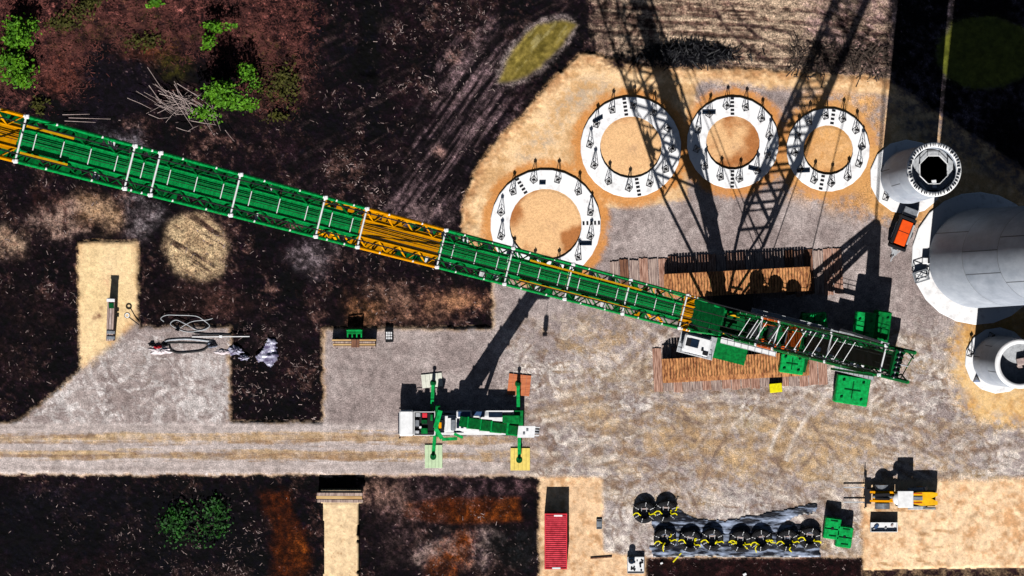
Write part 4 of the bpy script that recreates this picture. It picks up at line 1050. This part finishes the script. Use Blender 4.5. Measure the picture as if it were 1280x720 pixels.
pbox(560, 521, 590, 537, 2.35, 2.75, .06).build('winch_deck', 'white', mc)
for x in (549, 571, 576.5): pbox(x, 526.5, x+3.5, 534, 2.95, 3.15, .03).build('hatch', 'glass' if x > 560 else 'orange', mc)
oc = pbox(571, 512, 590, 521.5, 1.6, 3.1, .12).build('operator_cab', 'white', mc)
pbox(573, 513.5, 588, 520, 3.1, 3.14).build('roof_window', 'bglass', oc)
pbox(592, 513, 606, 520.5, 1.56, 2.3, .06).build('tool_box', 'bglass', mc); pbox(611, 513, 628, 521, 1.56, 2.0, .06).build('tool_box', 'glass', mc)
pbox(608, 512.5, 642, 514, 1.56, 2.1).build('tool_box', 'white', mc); pbox(628, 518, 650, 530, 1.5, 1.9, .08).build('rear_deck', 'green', mc)
b0 = W(581, 526, 3.1); b1 = WI(652, 539.0, 13.6); bd = (b1-b0).normalized()
sx, sy, _ = basis(bd)
m_ = MB(); m_.obox(b0.lerp(b1, .28), sx*.55, sy*.62, (b1-b0)*.28); tb = m_.build('telescopic_boom', 'green', mc)
m_ = MB(); m_.obox(b0.lerp(b1, .70), sx*.50, sy*.56, (b1-b0)*.15); m_.build('boom_stage', 'green', tb)
m_ = MB(); m_.obox(b0.lerp(b1, .92), sx*.46, sy*.52, (b1-b0)*.09); m_.build('boom_stage', 'green', tb)
m_ = MB()
for f in (.15, .38, .56, .84): m_.obox(b0.lerp(b1, f), sx*.64, sy*.70, bd*.09)
m_.build('boom_collar', 'lgreen', tb)
m_ = MB(); hb = b1+bd*.3; m_.obox(hb+Vector((.35, -.03, 0)), sx*.62, (.9, 0, 0), (0, 0, .35)); bh = m_.build('boom_head', 'white', mc)
for k in (-.45, -.15, .15, .45):
    m_ = MB(); c = hb+Vector((1.35, 0, -.1))+sx*k; m_.tube(c-sx*.06, c+sx*.06, .38, 14); m_.build('sheave', 'lgrey', bh)
for k in (-.42, .42):
    m_ = MB(); m_.bar(hb+sx*k+Z*.2, hb+sx*k+Vector((1.75, 0, .1)), .10, .3); m_.build('head_plate', 'white', bh)
for k in (-.2, .15): 
    m_ = MB(); m_.box(hb+Vector((.3+k, k, .40)), (.22, .22, .1)); m_.build('lamp', 'grey', bh)
m_ = MB(); m_.tube(W(600, 529, 2.2), b0.lerp(b1, .45)-sy*.4, .24, 10); m_.build('luffing_cylinder', 'grey', mc)
ht = hb+Vector((1.5, 0, -.2))
for k in (-.12, .12):
    m_ = MB(); m_.tube(ht+sx*k, Vector((ht.x, ht.y, 11.2))+sx*k, .025, 4); m_.build('hoist_rope', 'rope', mc)
m_ = MB(); c = Vector((ht.x, ht.y, 10.6)); m_.cbox(c, (.5, .75, 1.2), 0, .15); m_.tube(c-Z*.6, c-Z*1.1, .1, 8); m_.tube(c+Vector((-.25, 0, -1.2)), c+Vector((.25, 0, -1.2)), .16, 8); m_.build('hook_block', 'black', mc)
def oplate(x0, y0, x1, y1, m, label, skew=0.0, a=0.0):
    t = MB(); c = W((x0+x1)/2, (y0+y1)/2, .075); w_, h_ = (x1-x0)/S, (y1-y0)/S; ca, sa = math.cos(a), math.sin(a)
    n = 5
    for i in range(n): 
        dx = (i-(n-1)/2)*w_/n; t.cbox(c+Vector((ca*dx, sa*dx, 0)), (w_/n-.012, h_, .17), a, .015)
    o = t.build('outrigger_mat', m); tag(o, label, 'outrigger mat', 'mats under the mobile crane outriggers')
oplate(531, 556, 553, 585, 'padgreen', 'pale green square mat under the lower left outrigger')
oplate(638, 560, 662.5, 588, 'padyellow', 'yellow square mat under the lower right outrigger')
oplate(527, 467, 553, 484, 'padwhite', 'off white mat under the upper left outrigger', 0, R(6))
oplate(635, 468, 663, 494, 'padrust', 'rusty orange mat under the upper right outrigger', 0, R(-6))

# ------------------------------------------------------------------ wheel loader with forks
wl_ = thing('fork_loader', 'orange and yellow wheel loader with pallet forks and white cab roof', 'wheel loader', W(1128, 622, 0))
for x, nm in ((1102, 'f'), (1149, 'r')):
    for y0, y1 in ((605.5, 612) if x < 1120 else (608, 613), (628.5, 635.5)):
        m_ = MB(); m_.tube(W(x, y0, .82), W(x, y1, .82), .82, 22); tr = m_.build('wheel', 'grey' if True else 'rubber', wl_)
        m_ = MB(); yy = y0-.4 if y0 < 615 else y1+.4; m_.tube(W(x, (y0+y1)/2, .82), W(x, yy, .82), .42, 14); m_.build('rim', 'orange', tr)
pbox(1090, 613, 1117, 627, .7, 1.25, .1).build('front_frame', 'orange', wl_)
for y in (614.5, 625.5):
    m_ = MB(); m_.bar(W(1118, y, 2.0), W(1086, y, .9), .22, .45); m_.build('lift_arm', 'orange', wl_)
m_ = MB(); m_.tube(W(1114, 620, 1.9), W(1090, 620, 1.3), .16, 10); m_.build('lift_cylinder', 'grey', wl_)
m_ = MB(); m_.bar(W(1110, 617, 2.1), W(1092, 618, 1.8), .3, .25); m_.bar(W(1110, 623, 2.0), W(1092, 622, 1.7), .2, .25); m_.build('tilt_linkage', 'black', wl_)
m_ = MB()
for z in (.5, 1.5): m_.box(W(1081, 620, z), (.14, 2.3, .14))
for y in (-1.1, -.4, .4, 1.1): m_.box(W(1081, 620, 1.0)+Vector((0, y, 0)), (.12, .12, 1.1))
m_.box(W(1085, 620, .9), (.5, 1.6, .5)); m_.box(W(1079, 620, 2.2), (.08, 2.5, .08))
for y in (-1.2, 1.2): m_.box(W(1079, 620, 1.7)+Vector((0, y, 0)), (.08, .08, 1.1))
m_.build('fork_carriage', 'black', wl_)
for y in (609, 627.5): 
    m_ = MB(); m_.box(W(1067, y, .42), (2.3, .13, .07)); m_.box(W(1079, y, .9), (.08, .13, 1.0)); m_.build('fork', 'lgrey', wl_)
pbox(1118, 612, 1168, 632, .7, 1.2, .1).build('rear_frame', 'black', wl_)
cb_ = pbox(1118.5, 611.5, 1138, 632.5, 3.1, 3.3, .06).build('cab_roof', 'white', wl_)
cb2 = pbox(1120, 613, 1137, 631, 1.3, 3.1, .1).build('cab', 'glass', wl_)
m_ = MB(); m_.lathe(W(1120.5, 622, 3.0), [(.7, 0), (.66, .2), (.01, .22)], 16, True); m_.build('visor', 'white', cb2)
m_ = MB()
x0, x1 = 1138.5, 1169.5; P_ = [(x0, 614.5), (1147, 614), (1162, 614), (x1, 615), (x1, 618.5), (1161.5, 622), (x1, 625.5), (x1, 630), (1150, 631), (x0, 628.5)]
zt = 2.15
vs = [W(a, b_, 1.2) for a, b_ in P_]+[W(a, b_, zt) for a, b_ in P_]; n = len(P_)
m_.add(vs, [tuple(range(n, 2*n))][::1]+[(i, (i+1) % n, n+(i+1) % n, n+i) for i in range(n)]); hood = m_.build('engine_hood', 'yellow', wl_)
pbox(1138.5, 619.5, 1150.5, 624, 2.16, 2.26).build('hood_grille', 'grey', hood)
pbox(1139, 615, 1150, 616.3, 2.16, 2.2).build('hood_trim', 'dorange', hood); pbox(1139, 626.6, 1150, 627.8, 2.16, 2.2).build('hood_trim', 'dorange', hood)
for y0, y1 in ((609, 613.5), (631.5, 636)): pbox(1133, y0, 1152, y1, 1.55, 1.7, .04).build('fender', 'lgrey', wl_)
pbox(1154, 633, 1168, 636, 1.0, 1.5, .05).build('rear_bumper', 'grey', wl_)

# ------------------------------------------------------------------ orange generator trailer
gt = thing('generator_trailer', 'orange topped trailer with drawbar between slim and wide towers', 'trailer', (0, 0, 0))
m_ = MB(); m_.box((0, 0, .5), (2.7, 1.9, .25)); m_.build('chassis', 'black', gt) if False else None
def gb(x, y, z, sx_, sy_, sz, nm, m, par=gt, ch=.05): q = MB(); q.cbox((x, y, z), (sx_, sy_, sz), 0, ch); return q.build(nm, m, par)
gb(0, 0, .62, 2.05, 3.6, .3, 'chassis', 'black')
gb(.05, 0, 1.25, 1.25, 2.75, 1.0, 'hood', 'hotorange')
gb(-.78, 0, 1.3, .32, 3.0, 1.1, 'side_panel', 'black'); gb(-.97, .0, 1.0, .10, 1.9, .6, 'side_rail', 'white'); gb(.9, .1, .95, .22, 2.3, .4, 'side_rail', 'lgrey')
gb(0, -1.75, 1.25, 1.95, .32, 1.0, 'end_panel', 'black'); gb(0, 1.62, 1.3, 1.9, .3, 1.1, 'end_panel', 'black')
gb(.0, 2.35, .9, 1.5, 1.0, 1.0, 'tool_box', 'grey'); gb(.75, 2.5, .8, .25, .9, .9, 'box_side', 'white')
q = MB(); q.box((.05, .05, 1.77), (1.24, .05, .03)); q.build('hood_seam', 'black', gt)
for x in (-1.05, 1.05):
    q = MB(); q.tube((x-.1, .1, .38), (x+.1, .1, .38), .38, 16); q.build('wheel', 'rubber', gt)
q = MB(); q.bar((-.5, -1.9, .55), (0, -2.75, .5), .14, .14); q.bar((.5, -1.9, .55), (0, -2.75, .5), .14, .14); q.bar((0, -2.6, .5), (-.05, -3.4, .5), .12, .12); q.tube((0, -2.8, .2), (0, -2.8, .9), .07, 8); q.box((0, -2.3, .62), (.55, .6, .06)); q.build('drawbar', 'lgrey', gt)
gt.location = W(1127, 291, 0); gt.rotation_euler = (0, 0, R(-21))

# ------------------------------------------------------------------ red container
ct = thing('shipping_container', 'red corrugated shipping container on the sand patch', 'container', W(695, 675, 0))
c = W(694.5, 675, 0); cw, cl, ch_ = 2.44, 6.06, 2.6
m_ = MB(); m_.box(c+Z*1.3, (cw-.08, cl-.08, 2.46)); m_.build('body', 'dred', ct)
m_ = MB(); n = 26
for i in range(n): y = -cl/2+.35+(cl-.7)*i/(n-1); m_.obox(c+Vector((0, y, 2.545)), (cw/2-.1, 0, 0), (0, .062, 0), (0, 0, .045))
m_.build('roof_ribs', 'red', ct)
m_ = MB()
for y in np.linspace(-cl/2+.3, cl/2-.3, 22):
    for s_ in (-1, 1): m_.box(c+Vector((s_*(cw/2-.02), y, 1.3)), (.05, .14, 2.3))
m_.build('side_ribs', 'red', ct)
m_ = MB()
for sx_ in (-1, 1):
    for sy_ in (-1, 1): m_.box(c+Vector((sx_*(cw/2-.08), sy_*(cl/2-.08), 1.3)), (.17, .17, 2.62))
for z in (.08, 2.53):
    for s_ in (-1, 1):
        m_.box(c+Vector((s_*(cw/2-.05), 0, z)), (.1, cl-.34, .14)); m_.box(c+Vector((0, s_*(cl/2-.05), z)), (cw-.34, .1, .14))
m_.build('frame', 'pred', ct)
for y in (-cl/2+.12, cl/2-.22): 
    m_ = MB(); m_.box(c+Vector((.05 if y < 0 else .25, y, 2.63)), (.9, .17, .02)); m_.build('marking_plate', 'white', ct)

# ------------------------------------------------------------------ cable coils on the black sheet
def tarp(poly, name, m, label, z=.05, amp=.16):
    xs2 = [p[0] for p in poly]; ys2 = [p[1] for p in poly]
    gx, gy = np.meshgrid(np.arange(min(xs2), max(xs2)+1.5, 1.5), np.arange(min(ys2), max(ys2)+1.5, 1.5))
    ins = pip(gx+(fbm(gx, gy, 9, octv=3, k=2)-.5)*6, gy+(fbm(gx, gy, 9, octv=3, k=5)-.5)*6, poly)
    hz = z+amp*fbm(gx, gy, 16, 5, octv=4, k=4, ang=-.1, gain=.75)*ins
    mb_ = MB(); r_, c_ = gx.shape; idx = {}
    for i in range(r_-1):
        for j in range(c_-1):
            if ins[i, j]:
                f = []
                for (a, b_) in ((i, j), (i+1, j), (i+1, j+1), (i, j+1)):
                    if (a, b_) not in idx:
                        idx[(a, b_)] = len(mb_.v); mb_.v.append(tuple(W(gx[a, b_], gy[a, b_], float(hz[a, b_]))))
                    f.append(idx[(a, b_)])
                mb_.f.append(f); mb_.sm.append(True); mb_.m.append(0)
    return mb_.build(name, m)
tag(tarp([(814, 655), (822, 640), (845, 637), (870, 648), (900, 650), (940, 645), (980, 638), (1005, 631), (1020, 629), (1019, 638), (985, 650), (975, 656), (1000, 655), (1024, 660), (1025, 696), (815, 696), (810, 684), (822, 676)], 'plastic_sheet', 'tarp', ''), 'crumpled black plastic sheet under the row of cable coils', 'plastic sheet')
coil = thing('cable_coil', 'x', 'cable coil', (0, 0, 0), 'black cable coils with yellow straps')
m_ = MB()
prof = []
for i in range(13): a = math.pi*i/12; prof.append((.90+.34*math.cos(a), .12+.85*math.sin(a)))
m_.lathe((0, 0, 0), [(1.24, 0)]+prof+[(.56, 0)], 40)
for k in range(9):
    rr = .66+.06*k; m_.lathe((random.uniform(-.03, .03), random.uniform(-.03, .03), .78+.16*math.sin(math.pi*k/8)), [(rr+.03*math.cos(a), .03*math.sin(a)+.05) for a in [i*math.pi/3 for i in range(7)]], 36)
m_.build('winding', 'rubber', coil)
m_ = MB()
for y in (-.35, 0, .35): m_.box((0, y, .10), (1.05, .16, .06))
m_.build('pallet', 'wood', coil)
m_ = MB()
for x in (-.28, .28): m_.box((x, 0, .22), (.06, 1.1, .12))
m_.build('crate_side', 'lgrey', coil)
m_ = MB()
for a in (.4, 1.35, 2.6, 3.6, 4.4, 5.6):
    u_ = Vector((math.cos(a), math.sin(a), 0)); w_ = Vector((-u_.y, u_.x, 0))
    m_.obox(u_*.90+Z*.985, u_*.2, w_*.035, Z*.012); m_.obox(u_*1.25+Z*.4, u_*.015, w_*.035, Z*.34)
m_.build('white_tie', 'white', coil)
cpos = [(805, 640, 'lone westernmost black coil off the plastic sheet'), (832, 638.5, 'black coil beside the lone one, upper of the left pair'), (831, 674, 'first coil from the left in the lower row'), (862, 676, 'second coil from the left in the lower row'),
        (890, 674, 'third coil from the left in the lower row'), (925, 676, 'fourth coil from the left in the lower row'), (951, 675, 'fifth coil from the left in the lower row'), (984, 675, 'sixth coil from the left in the lower row'), (1011.5, 672, 'rightmost coil in the lower row, nearest the green bins')]
for i, (x, y, lb) in enumerate(cpos):
    p = W(x, y, .02)
    o = coil if i == 0 else dup(coil, p, 0, None)
    o.location = p; o.rotation_euler = (0, 0, random.uniform(-.25, .25)+(0 if i % 2 else .1)); o['label'] = lb
    for k in range(random.choice([1, 2, 2])):         # yellow slings of this coil
        q = MB(); a = random.uniform(2.6, 4.4) if k % 2 else random.uniform(-1.2, .5)
        p0 = Vector((math.cos(a)*.5, math.sin(a)*.5, .75)); pts = [p0]
        for s_ in range(4): pts.append(pts[-1]+Vector((math.cos(a)*.22+random.gauss(0, .13), math.sin(a)*.18+random.gauss(0, .16), .12 if s_ < 1 else (.16 if s_ < 2 else -.03))))
        for A, Bq in zip(pts[:-1], pts[1:]): q.bar(A, Bq, .11, .03)
        me = q.build('yellow_strap', 'byellow'); me.parent = o
t = MB(); p = W(847, 697, .05); t.bar(p+Vector((-.5, -.5, 0)), p+Vector((.4, .5, .1)), .12, .04)
tag(t.build('loose_strap', 'byellow'), 'yellow strap end lying below the coil row', 'strap')

# ------------------------------------------------------------------ green bins, boxes, small things
def green_bin(cx, cy, label, a):
    t = thing('waste_bin', label, 'bin', W(cx, cy, 0), 'green bins beside the cable coils'); c = W(cx, cy, 0); w_, h_ = 1.75, 2.35
    q = MB(); q.cbox(c+Z*.85, (w_, h_, 1.5), a, .12); q.build('body', 'lgreen', t)
    ca, sa = math.cos(a), math.sin(a)
    for s_ in (-.5, .5):
        q = MB(); q.cbox(c+Vector((-sa*s_*h_*.5, ca*s_*h_*.5, 1.66)), (w_*.94, h_*.45, .14), a, .05); q.build('lid', 'lgreen', t)
    for s_ in (-.35, .35):
        q = MB(); q.box(c+Vector((-sa*s_*h_+ca*.1, ca*s_*h_, 1.76)), (.8, .10, .10), a); q.build('handle', 'dgreen', t)
    q = MB(); q.cbox(c+Vector((0, 0, 1.72)), (.3, .3, .2), a, .05); q.build('latch', 'black', t)
green_bin(1039, 659.5, 'left green waste bin of the staggered pair', R(-8))
green_bin(1054, 670, 'right green waste bin of the staggered pair', R(-8))
t = thing('yellow_box', 'small bright yellow box below the crawler crane', 'box', W(969, 484.5, 0)); c = W(969, 484.5, 0)
q = MB(); q.cbox(c+Z*.55, (1.3, .95, 1.1), R(5), .08); q.build('body', 'byellow', t); q = MB(); q.cbox(c+Z*1.12, (1.36, 1.0, .08), R(5), .03); q.build('lid', 'byellow', t)
t = thing('white_crate', 'low white open crate below the fork loader', 'crate', W(1104, 658, 0)); c = W(1104, 658.5, 0)
q = MB(); q.box(c+Z*.35, (2.8, .95, .6)); q.build('base', 'white', t)
q = MB()
for y in (-.5, .5): q.box(c+Vector((0, y, .6)), (2.95, .06, .9))
for x in (-1.45, 1.45): q.box(c+Vector((x, 0, .6)), (.06, .94, .9))
q.build('side_wall', 'white', t)
for (x, y, s_, m_n) in [(-.8, .1, .5, 'bglass'), (.9, .2, .3, 'wood'), (.2, -.1, .25, 'lgrey'), (-1.1, -.2, .3, 'lgrey'), (1.2, -.25, .25, 'bglass')]:
    q = MB(); q.cbox(c+Vector((x, y, .72)), (s_, s_*.7, .2), random.random(), .04); q.build('packed_item', m_n, t)
t = thing('timber_rack', 'long rack of pale boards north of the mobile crane, green clamp behind', 'rack', W(443, 429, 0)); c = W(443, 429, 0)
for j in range(4):
    q = MB(); q.cbox(c+Vector((random.uniform(-.05, .05), -.36+.24*j, .55)), (4.8+random.uniform(-.2, .1), .2, 1.0), 0, .03); q.build('board', 'plywood' if j % 2 else 'timber2', t)
for x in (-1.9, 1.9): q = MB(); q.box(c+Vector((x, 0, .06)), (.15, 1.2, .12)); q.build('skid', 'black', t)
q = MB(); q.cbox(c+Vector((.15, 0, 1.07)), (.9, .9, .06), 0, .02); q.build('stained_plate', 'timber3', t)
t = thing('lifting_clamp', 'dark green steel lifting clamp behind the long board rack', 'clamp', W(443, 413, 0)); c = W(443.5, 414, 0)
q = MB(); q.cbox(c+Z*.6, (1.7, .6, .9), 0, .08); q.build('body', 'green', t)
q = MB()
for x in (-.75, -.25, .25, .75): q.box(c+Vector((x, -.42, .7)), (.14, .5, .5))
for x in (-.8, .8): q.tube(c+Vector((x, .1, 1.0)), c+Vector((x, .1, 1.35)), .08, 6)
q.tube(c+Vector((-.8, .1, 1.35)), c+Vector((.8, .1, 1.35)), .07, 6); q.build('arm', 'lgreen', t)
t = thing('small_crate', 'small black crate with white patterned load beside the board rack', 'crate', W(486.5, 420, 0)); c = W(486.5, 420, 0)
q = MB(); q.cbox(c+Z*.22, (.85, 1.35, .44), R(3), .03); q.build('tray', 'black', t)
for y in (-.22, .08, .36):
    for x in (-.24, 0, .24):
        q = MB(); q.cbox(c+Vector((x, y, .5)), (.17, .2+.05*random.random(), .12), random.uniform(-.15, .15), .02); q.build('packed_item', 'white', t)
# standing cable rack on sand pad
t = thing('transport_rack', 'tall narrow wooden transport rack standing on the left sand pad', 'rack', W(139, 399, 0)); c = W(140.5, 399, 0)
for (dx, m_n) in ((-.27, 'timber2'), (.0, 'wood'), (.27, 'timber2')):
    q = MB(); q.cbox(c+Vector((dx, 0, 1.15)), (.24, 4.7, 2.2), R(-2), .03); q.build('side_board', m_n, t)
for y in (2.1, -1.4, -2.0): 
    q = MB(); q.cbox(c+Vector((.05, y, 2.32)), (.9, .35, .14), R(-2), .03); q.build('clamp_bar', 'white' if y > 0 else 'grey', t)
q = MB(); q.cbox(c+Vector((.12, 1.5, 2.3)), (.55, .6, .10), 0, .03); q.build('cover_plate', 'dgreen', t)
# leaning rod with ring
t = thing('ring_rod', 'black rod with a white ring at its end on the left sand pad', 'rod', W(161, 395, 0))
q = MB(); q.tube(W(162, 396, .9), W(174, 406, .1), .06, 6); q.build('rod', 'black', t)
q = MB(); q.lathe(W(160, 394, .9), [(.28, 0), (.28, .08), (.17, .08), (.17, 0), (.28, 0)], 20); q.build('ring', 'white', t)
q = MB(); q.lathe(W(160, 394, .88), [(.34, 0), (.34, .06), (.285, .06)], 20); q.build('rim', 'black', t)
# slings and foil on the left pad
def loop(pts, r, m, label, name='wire_sling', z=.06):
    P3 = []; n = len(pts)
    for i in range(n-1):
        p0, p1, p2, p3 = pts[max(i-1, 0)], pts[i], pts[i+1], pts[min(i+2, n-1)]
        for k in range(6):
            s_ = k/6; f = lambda a, b_, c_, d_: .5*((2*b_)+(-a+c_)*s_+(2*a-5*b_+4*c_-d_)*s_**2+(-a+3*b_-3*c_+d_)*s_**3)
            P3.append(W(f(p0[0], p1[0], p2[0], p3[0]), f(p0[1], p1[1], p2[1], p3[1]), z))
    P3.append(W(*pts[-1], z)); q = MB(); q.path(P3, r, 5); return tag(q.build(name, m), label, 'sling', 'lifting slings on the left gravel pad')
loop([(205, 402), (201, 398), (208, 394), (222, 394), (244, 395), (254, 400), (262, 408), (248, 413), (232, 405), (220, 400), (213, 405), (222, 411), (236, 415), (258, 412)], .05, 'lgrey', 'thin grey wire sling in two loops over the pad edge')
loop([(225, 410), (240, 402), (258, 400), (266, 398)], .045, 'lgrey', 'short grey wire crossing the looped wire sling')
loop([(242, 416), (258, 418), (275, 418), (290, 419)], .07, 'black', 'dark straight sling just above the white rod', z=.10)
loop([(206, 427), (213, 425), (235, 424), (258, 426), (266, 427)], .12, 'grey', 'upper strand of the thick dark sling bundle')
loop([(206, 429), (225, 428.5), (245, 429), (262, 430)], .08, 'black', 'middle strand of the thick dark sling bundle')
loop([(211, 430), (214, 437), (222, 441), (240, 440), (253, 438), (260, 433)], .12, 'black', 'lower bent strand of the thick dark sling bundle')
q = MB(); q.tube(W(240, 421, .15), W(312, 420.5, .15), .055, 6); q.cbox(W(276, 420.5, .16), (.35, .3, .2), 0, .04)
tag(q.build('steel_rod', 'white'), 'long white rod sticking out over the dark pit', 'rod')
def crumple(px, py, rx, ry, h, m, name, label, cat='foil', seed=0):
    rr = random.Random(seed); q = MB(); n = 18; rings = 5; vs = [W(px, py, h)]; fs = []
    outs = [rr.uniform(.65, 1.15) for _ in range(n)]
    for k in range(1, rings+1):
        for i in range(n):
            a = 2*math.pi*i/n; f = k/rings*outs[i]; vs.append(W(px+math.cos(a)*rx*f, py+math.sin(a)*ry*f, max(.03, h*(1-(k/rings)**2)*rr.uniform(.5, 1.3)) if k < rings else .02))
    for i in range(n): fs.append((0, 1+i, 1+(i+1) % n))
    for k in range(rings-1):
        for i in range(n): fs.append((1+k*n+i, 1+(k+1)*n+i, 1+(k+1)*n+(i+1) % n, 1+k*n+(i+1) % n))
    q.add(vs, fs); return tag(q.build(name, m), label, cat)
crumple(200, 438, 16, 6, .35, 'whitefoil', 'white_sack', 'crumpled white sack at the left end of the slings', 'sack', 1)
crumple(197, 434, 6, 3, .45, 'pred', 'red_cloth', 'small red cloth on the white sack', 'cloth', 2)
crumple(190, 431, 5, 2.5, .4, 'black', 'sling_heap', 'black heap of sling ends left of the red cloth', 'heap', 3)
crumple(206, 431, 6, 3, .4, 'black', 'sling_heap', 'black heap of sling ends right of the red cloth', 'heap', 4)
crumple(222, 412, 3, 2, .35, 'black', 'shackle', 'black shackle on the looped wire sling', 'shackle', 5)
crumple(265, 431, 7, 5, .5, 'tarp', 'sling_heap', 'dark bluish heap at the right end of the slings', 'heap', 6)
crumple(278, 440, 14, 4, .25, 'whitefoil', 'white_sack', 'flat white sack at the right end of the slings', 'sack', 7)
crumple(294, 438, 11, 7, .4, 'foil', 'foil_sheet', 'smaller silvery foil sheet at the pad edge', 'foil', 8)
crumple(305, 447, 8, 4, .3, 'foil', 'foil_sheet', 'narrow foil strip hanging into the dark pit', 'foil', 9)
o = tarp([(333, 422), (343, 423), (345, 440), (347, 448), (338, 460), (331, 451), (322, 452), (318, 446), (326, 440)], 'foil_sheet', 'foil', '', z=-.35, amp=.9)
tag(o, 'large crumpled silvery foil sheet lying alone in the dark pit', 'foil')
# bottom: plates, bar, speckled box
t = thing('plate_stack', 'small grey metal plate at the seam of sand and gravel', 'plate', W(749, 655, 0)); q = MB(); q.cbox(W(749, 655, .12), (.62, 1.1, .24), 0, .03); q.build('plate', 'grey', t); q = MB(); q.box(W(749, 651, .25), (.5, .1, .05)); q.box(W(749, 660, .25), (.5, .1, .05)); q.build('batten', 'black', t)
q = MB(); q.bar(W(738, 698, .1), W(765, 696, .1), .12, .14); tag(q.build('steel_bar', 'timber3'), 'rusty bar lying on sand right of the red container', 'bar')
t = thing('rubble_skip', 'open white skip full of speckled scrap at the bottom edge', 'skip', W(792, 704, 0)); c = W(794.5, 706, 0)
q = MB(); q.box(c+Z*.25, (1.75, 1.7, .4)); q.build('base', 'white', t)
q = MB()
for x in (-.9, .9): q.box(c+Vector((x, 0, .3)), (.06, 1.76, .6))
for y in (-.88, .88): q.box(c+Vector((0, y, .3)), (1.72, .06, .6))
q.build('side_wall', 'lgrey', t)
for i in range(14):
    q = MB(); q.cbox(c+Vector((random.uniform(-.7, .7), random.uniform(-.7, .7), .5)), (random.uniform(.12, .4), random.uniform(.08, .2), .12), random.random()*3, .02); q.build('scrap', 'black', t)
t = thing('portable_tank', 'dark upright tank behind the white skip', 'tank', W(788, 697, 0)); q = MB(); q.tube(W(789, 700, 0), W(789, 700, 1.3), .36, 14); q.build('tank_body', 'glass', t); q = MB(); q.tube(W(789, 700, 1.3), W(789, 700, 1.4), .15, 10); q.build('cap', 'black', t)
for (x, y, s_) in [(827, 704, .3), (931, 718, .4)]:
    q = MB(); q.cbox(W(x, y, -.15), (s_, s_*.7, .2), .4, .04); tag(q.build('white_stone', 'white'), 'small white stone on the red soil %s' % ('left of the orange patch' if x < 900 else 'at the bottom edge'), 'stone')
# timber retaining beams at the head of the sand path
t = thing('retaining_wall', 'pale timber retaining beams at the head of the sand path', 'retaining wall', W(425, 622, 0)); c = W(425.5, 620.5, 0)
for j, y in enumerate((616.5, 620.5, 625)):
    q = MB(); q.cbox(W(425.5+random.uniform(-1.5, 1.5), y+.3, 1.50), (5.0, .34, .24), random.uniform(-.01, .01), .03); q.build('beam', 'plywood' if j == 1 else 'timber2', t)
q = MB(); q.box(W(425.5, 615.2, .55), (4.9, .12, 1.9)); q.build('face_board', 'timber3', t)

# ------------------------------------------------------------------ light, sky, camera
sc = bpy.context.scene
w = bpy.data.worlds.new('World'); sc.world = w; w.use_nodes = True
nt = w.node_tree; bg = nt.nodes['Background']; sky = nt.nodes.new('ShaderNodeTexSky'); sky.sky_type = 'NISHITA'; sky.sun_disc = False
sd = Vector((.1, 1.08, -1)).normalized()
sky.sun_elevation = math.asin(-sd.z); sky.sun_rotation = math.atan2(-sd.x, -sd.y) % (2*math.pi)
nt.links.new(sky.outputs[0], bg.inputs['Color']); bg.inputs['Strength'].default_value = 0.022
ld = bpy.data.lights.new('sun', 'SUN'); ld.energy = 5.0; ld.angle = R(.5); ld.color = (1.0, .965, .92)
lo = bpy.data.objects.new('sun', ld); C.objects.link(lo); lo.rotation_euler = sd.to_track_quat('-Z', 'Y').to_euler(); lo.location = (0, 0, 300)
cd = bpy.data.cameras.new('camera'); cam = bpy.data.objects.new('camera', cd); C.objects.link(cam)
cam.location = (0, 0, HC); cam.rotation_euler = (0, 0, 0)
cd.sensor_width = 36; cd.lens = 36*HC/(1280/S); cd.clip_start = 1; cd.clip_end = 5000
sc.camera = cam
sc.view_settings.view_transform = 'Standard'; sc.view_settings.look = 'None'; sc.view_settings.exposure = 0; sc.view_settings.gamma = 1
sc.render.engine = 'CYCLES'
sc.cycles.diffuse_bounces = 0
sc.render.resolution_x = 1024; sc.render.resolution_y = 576
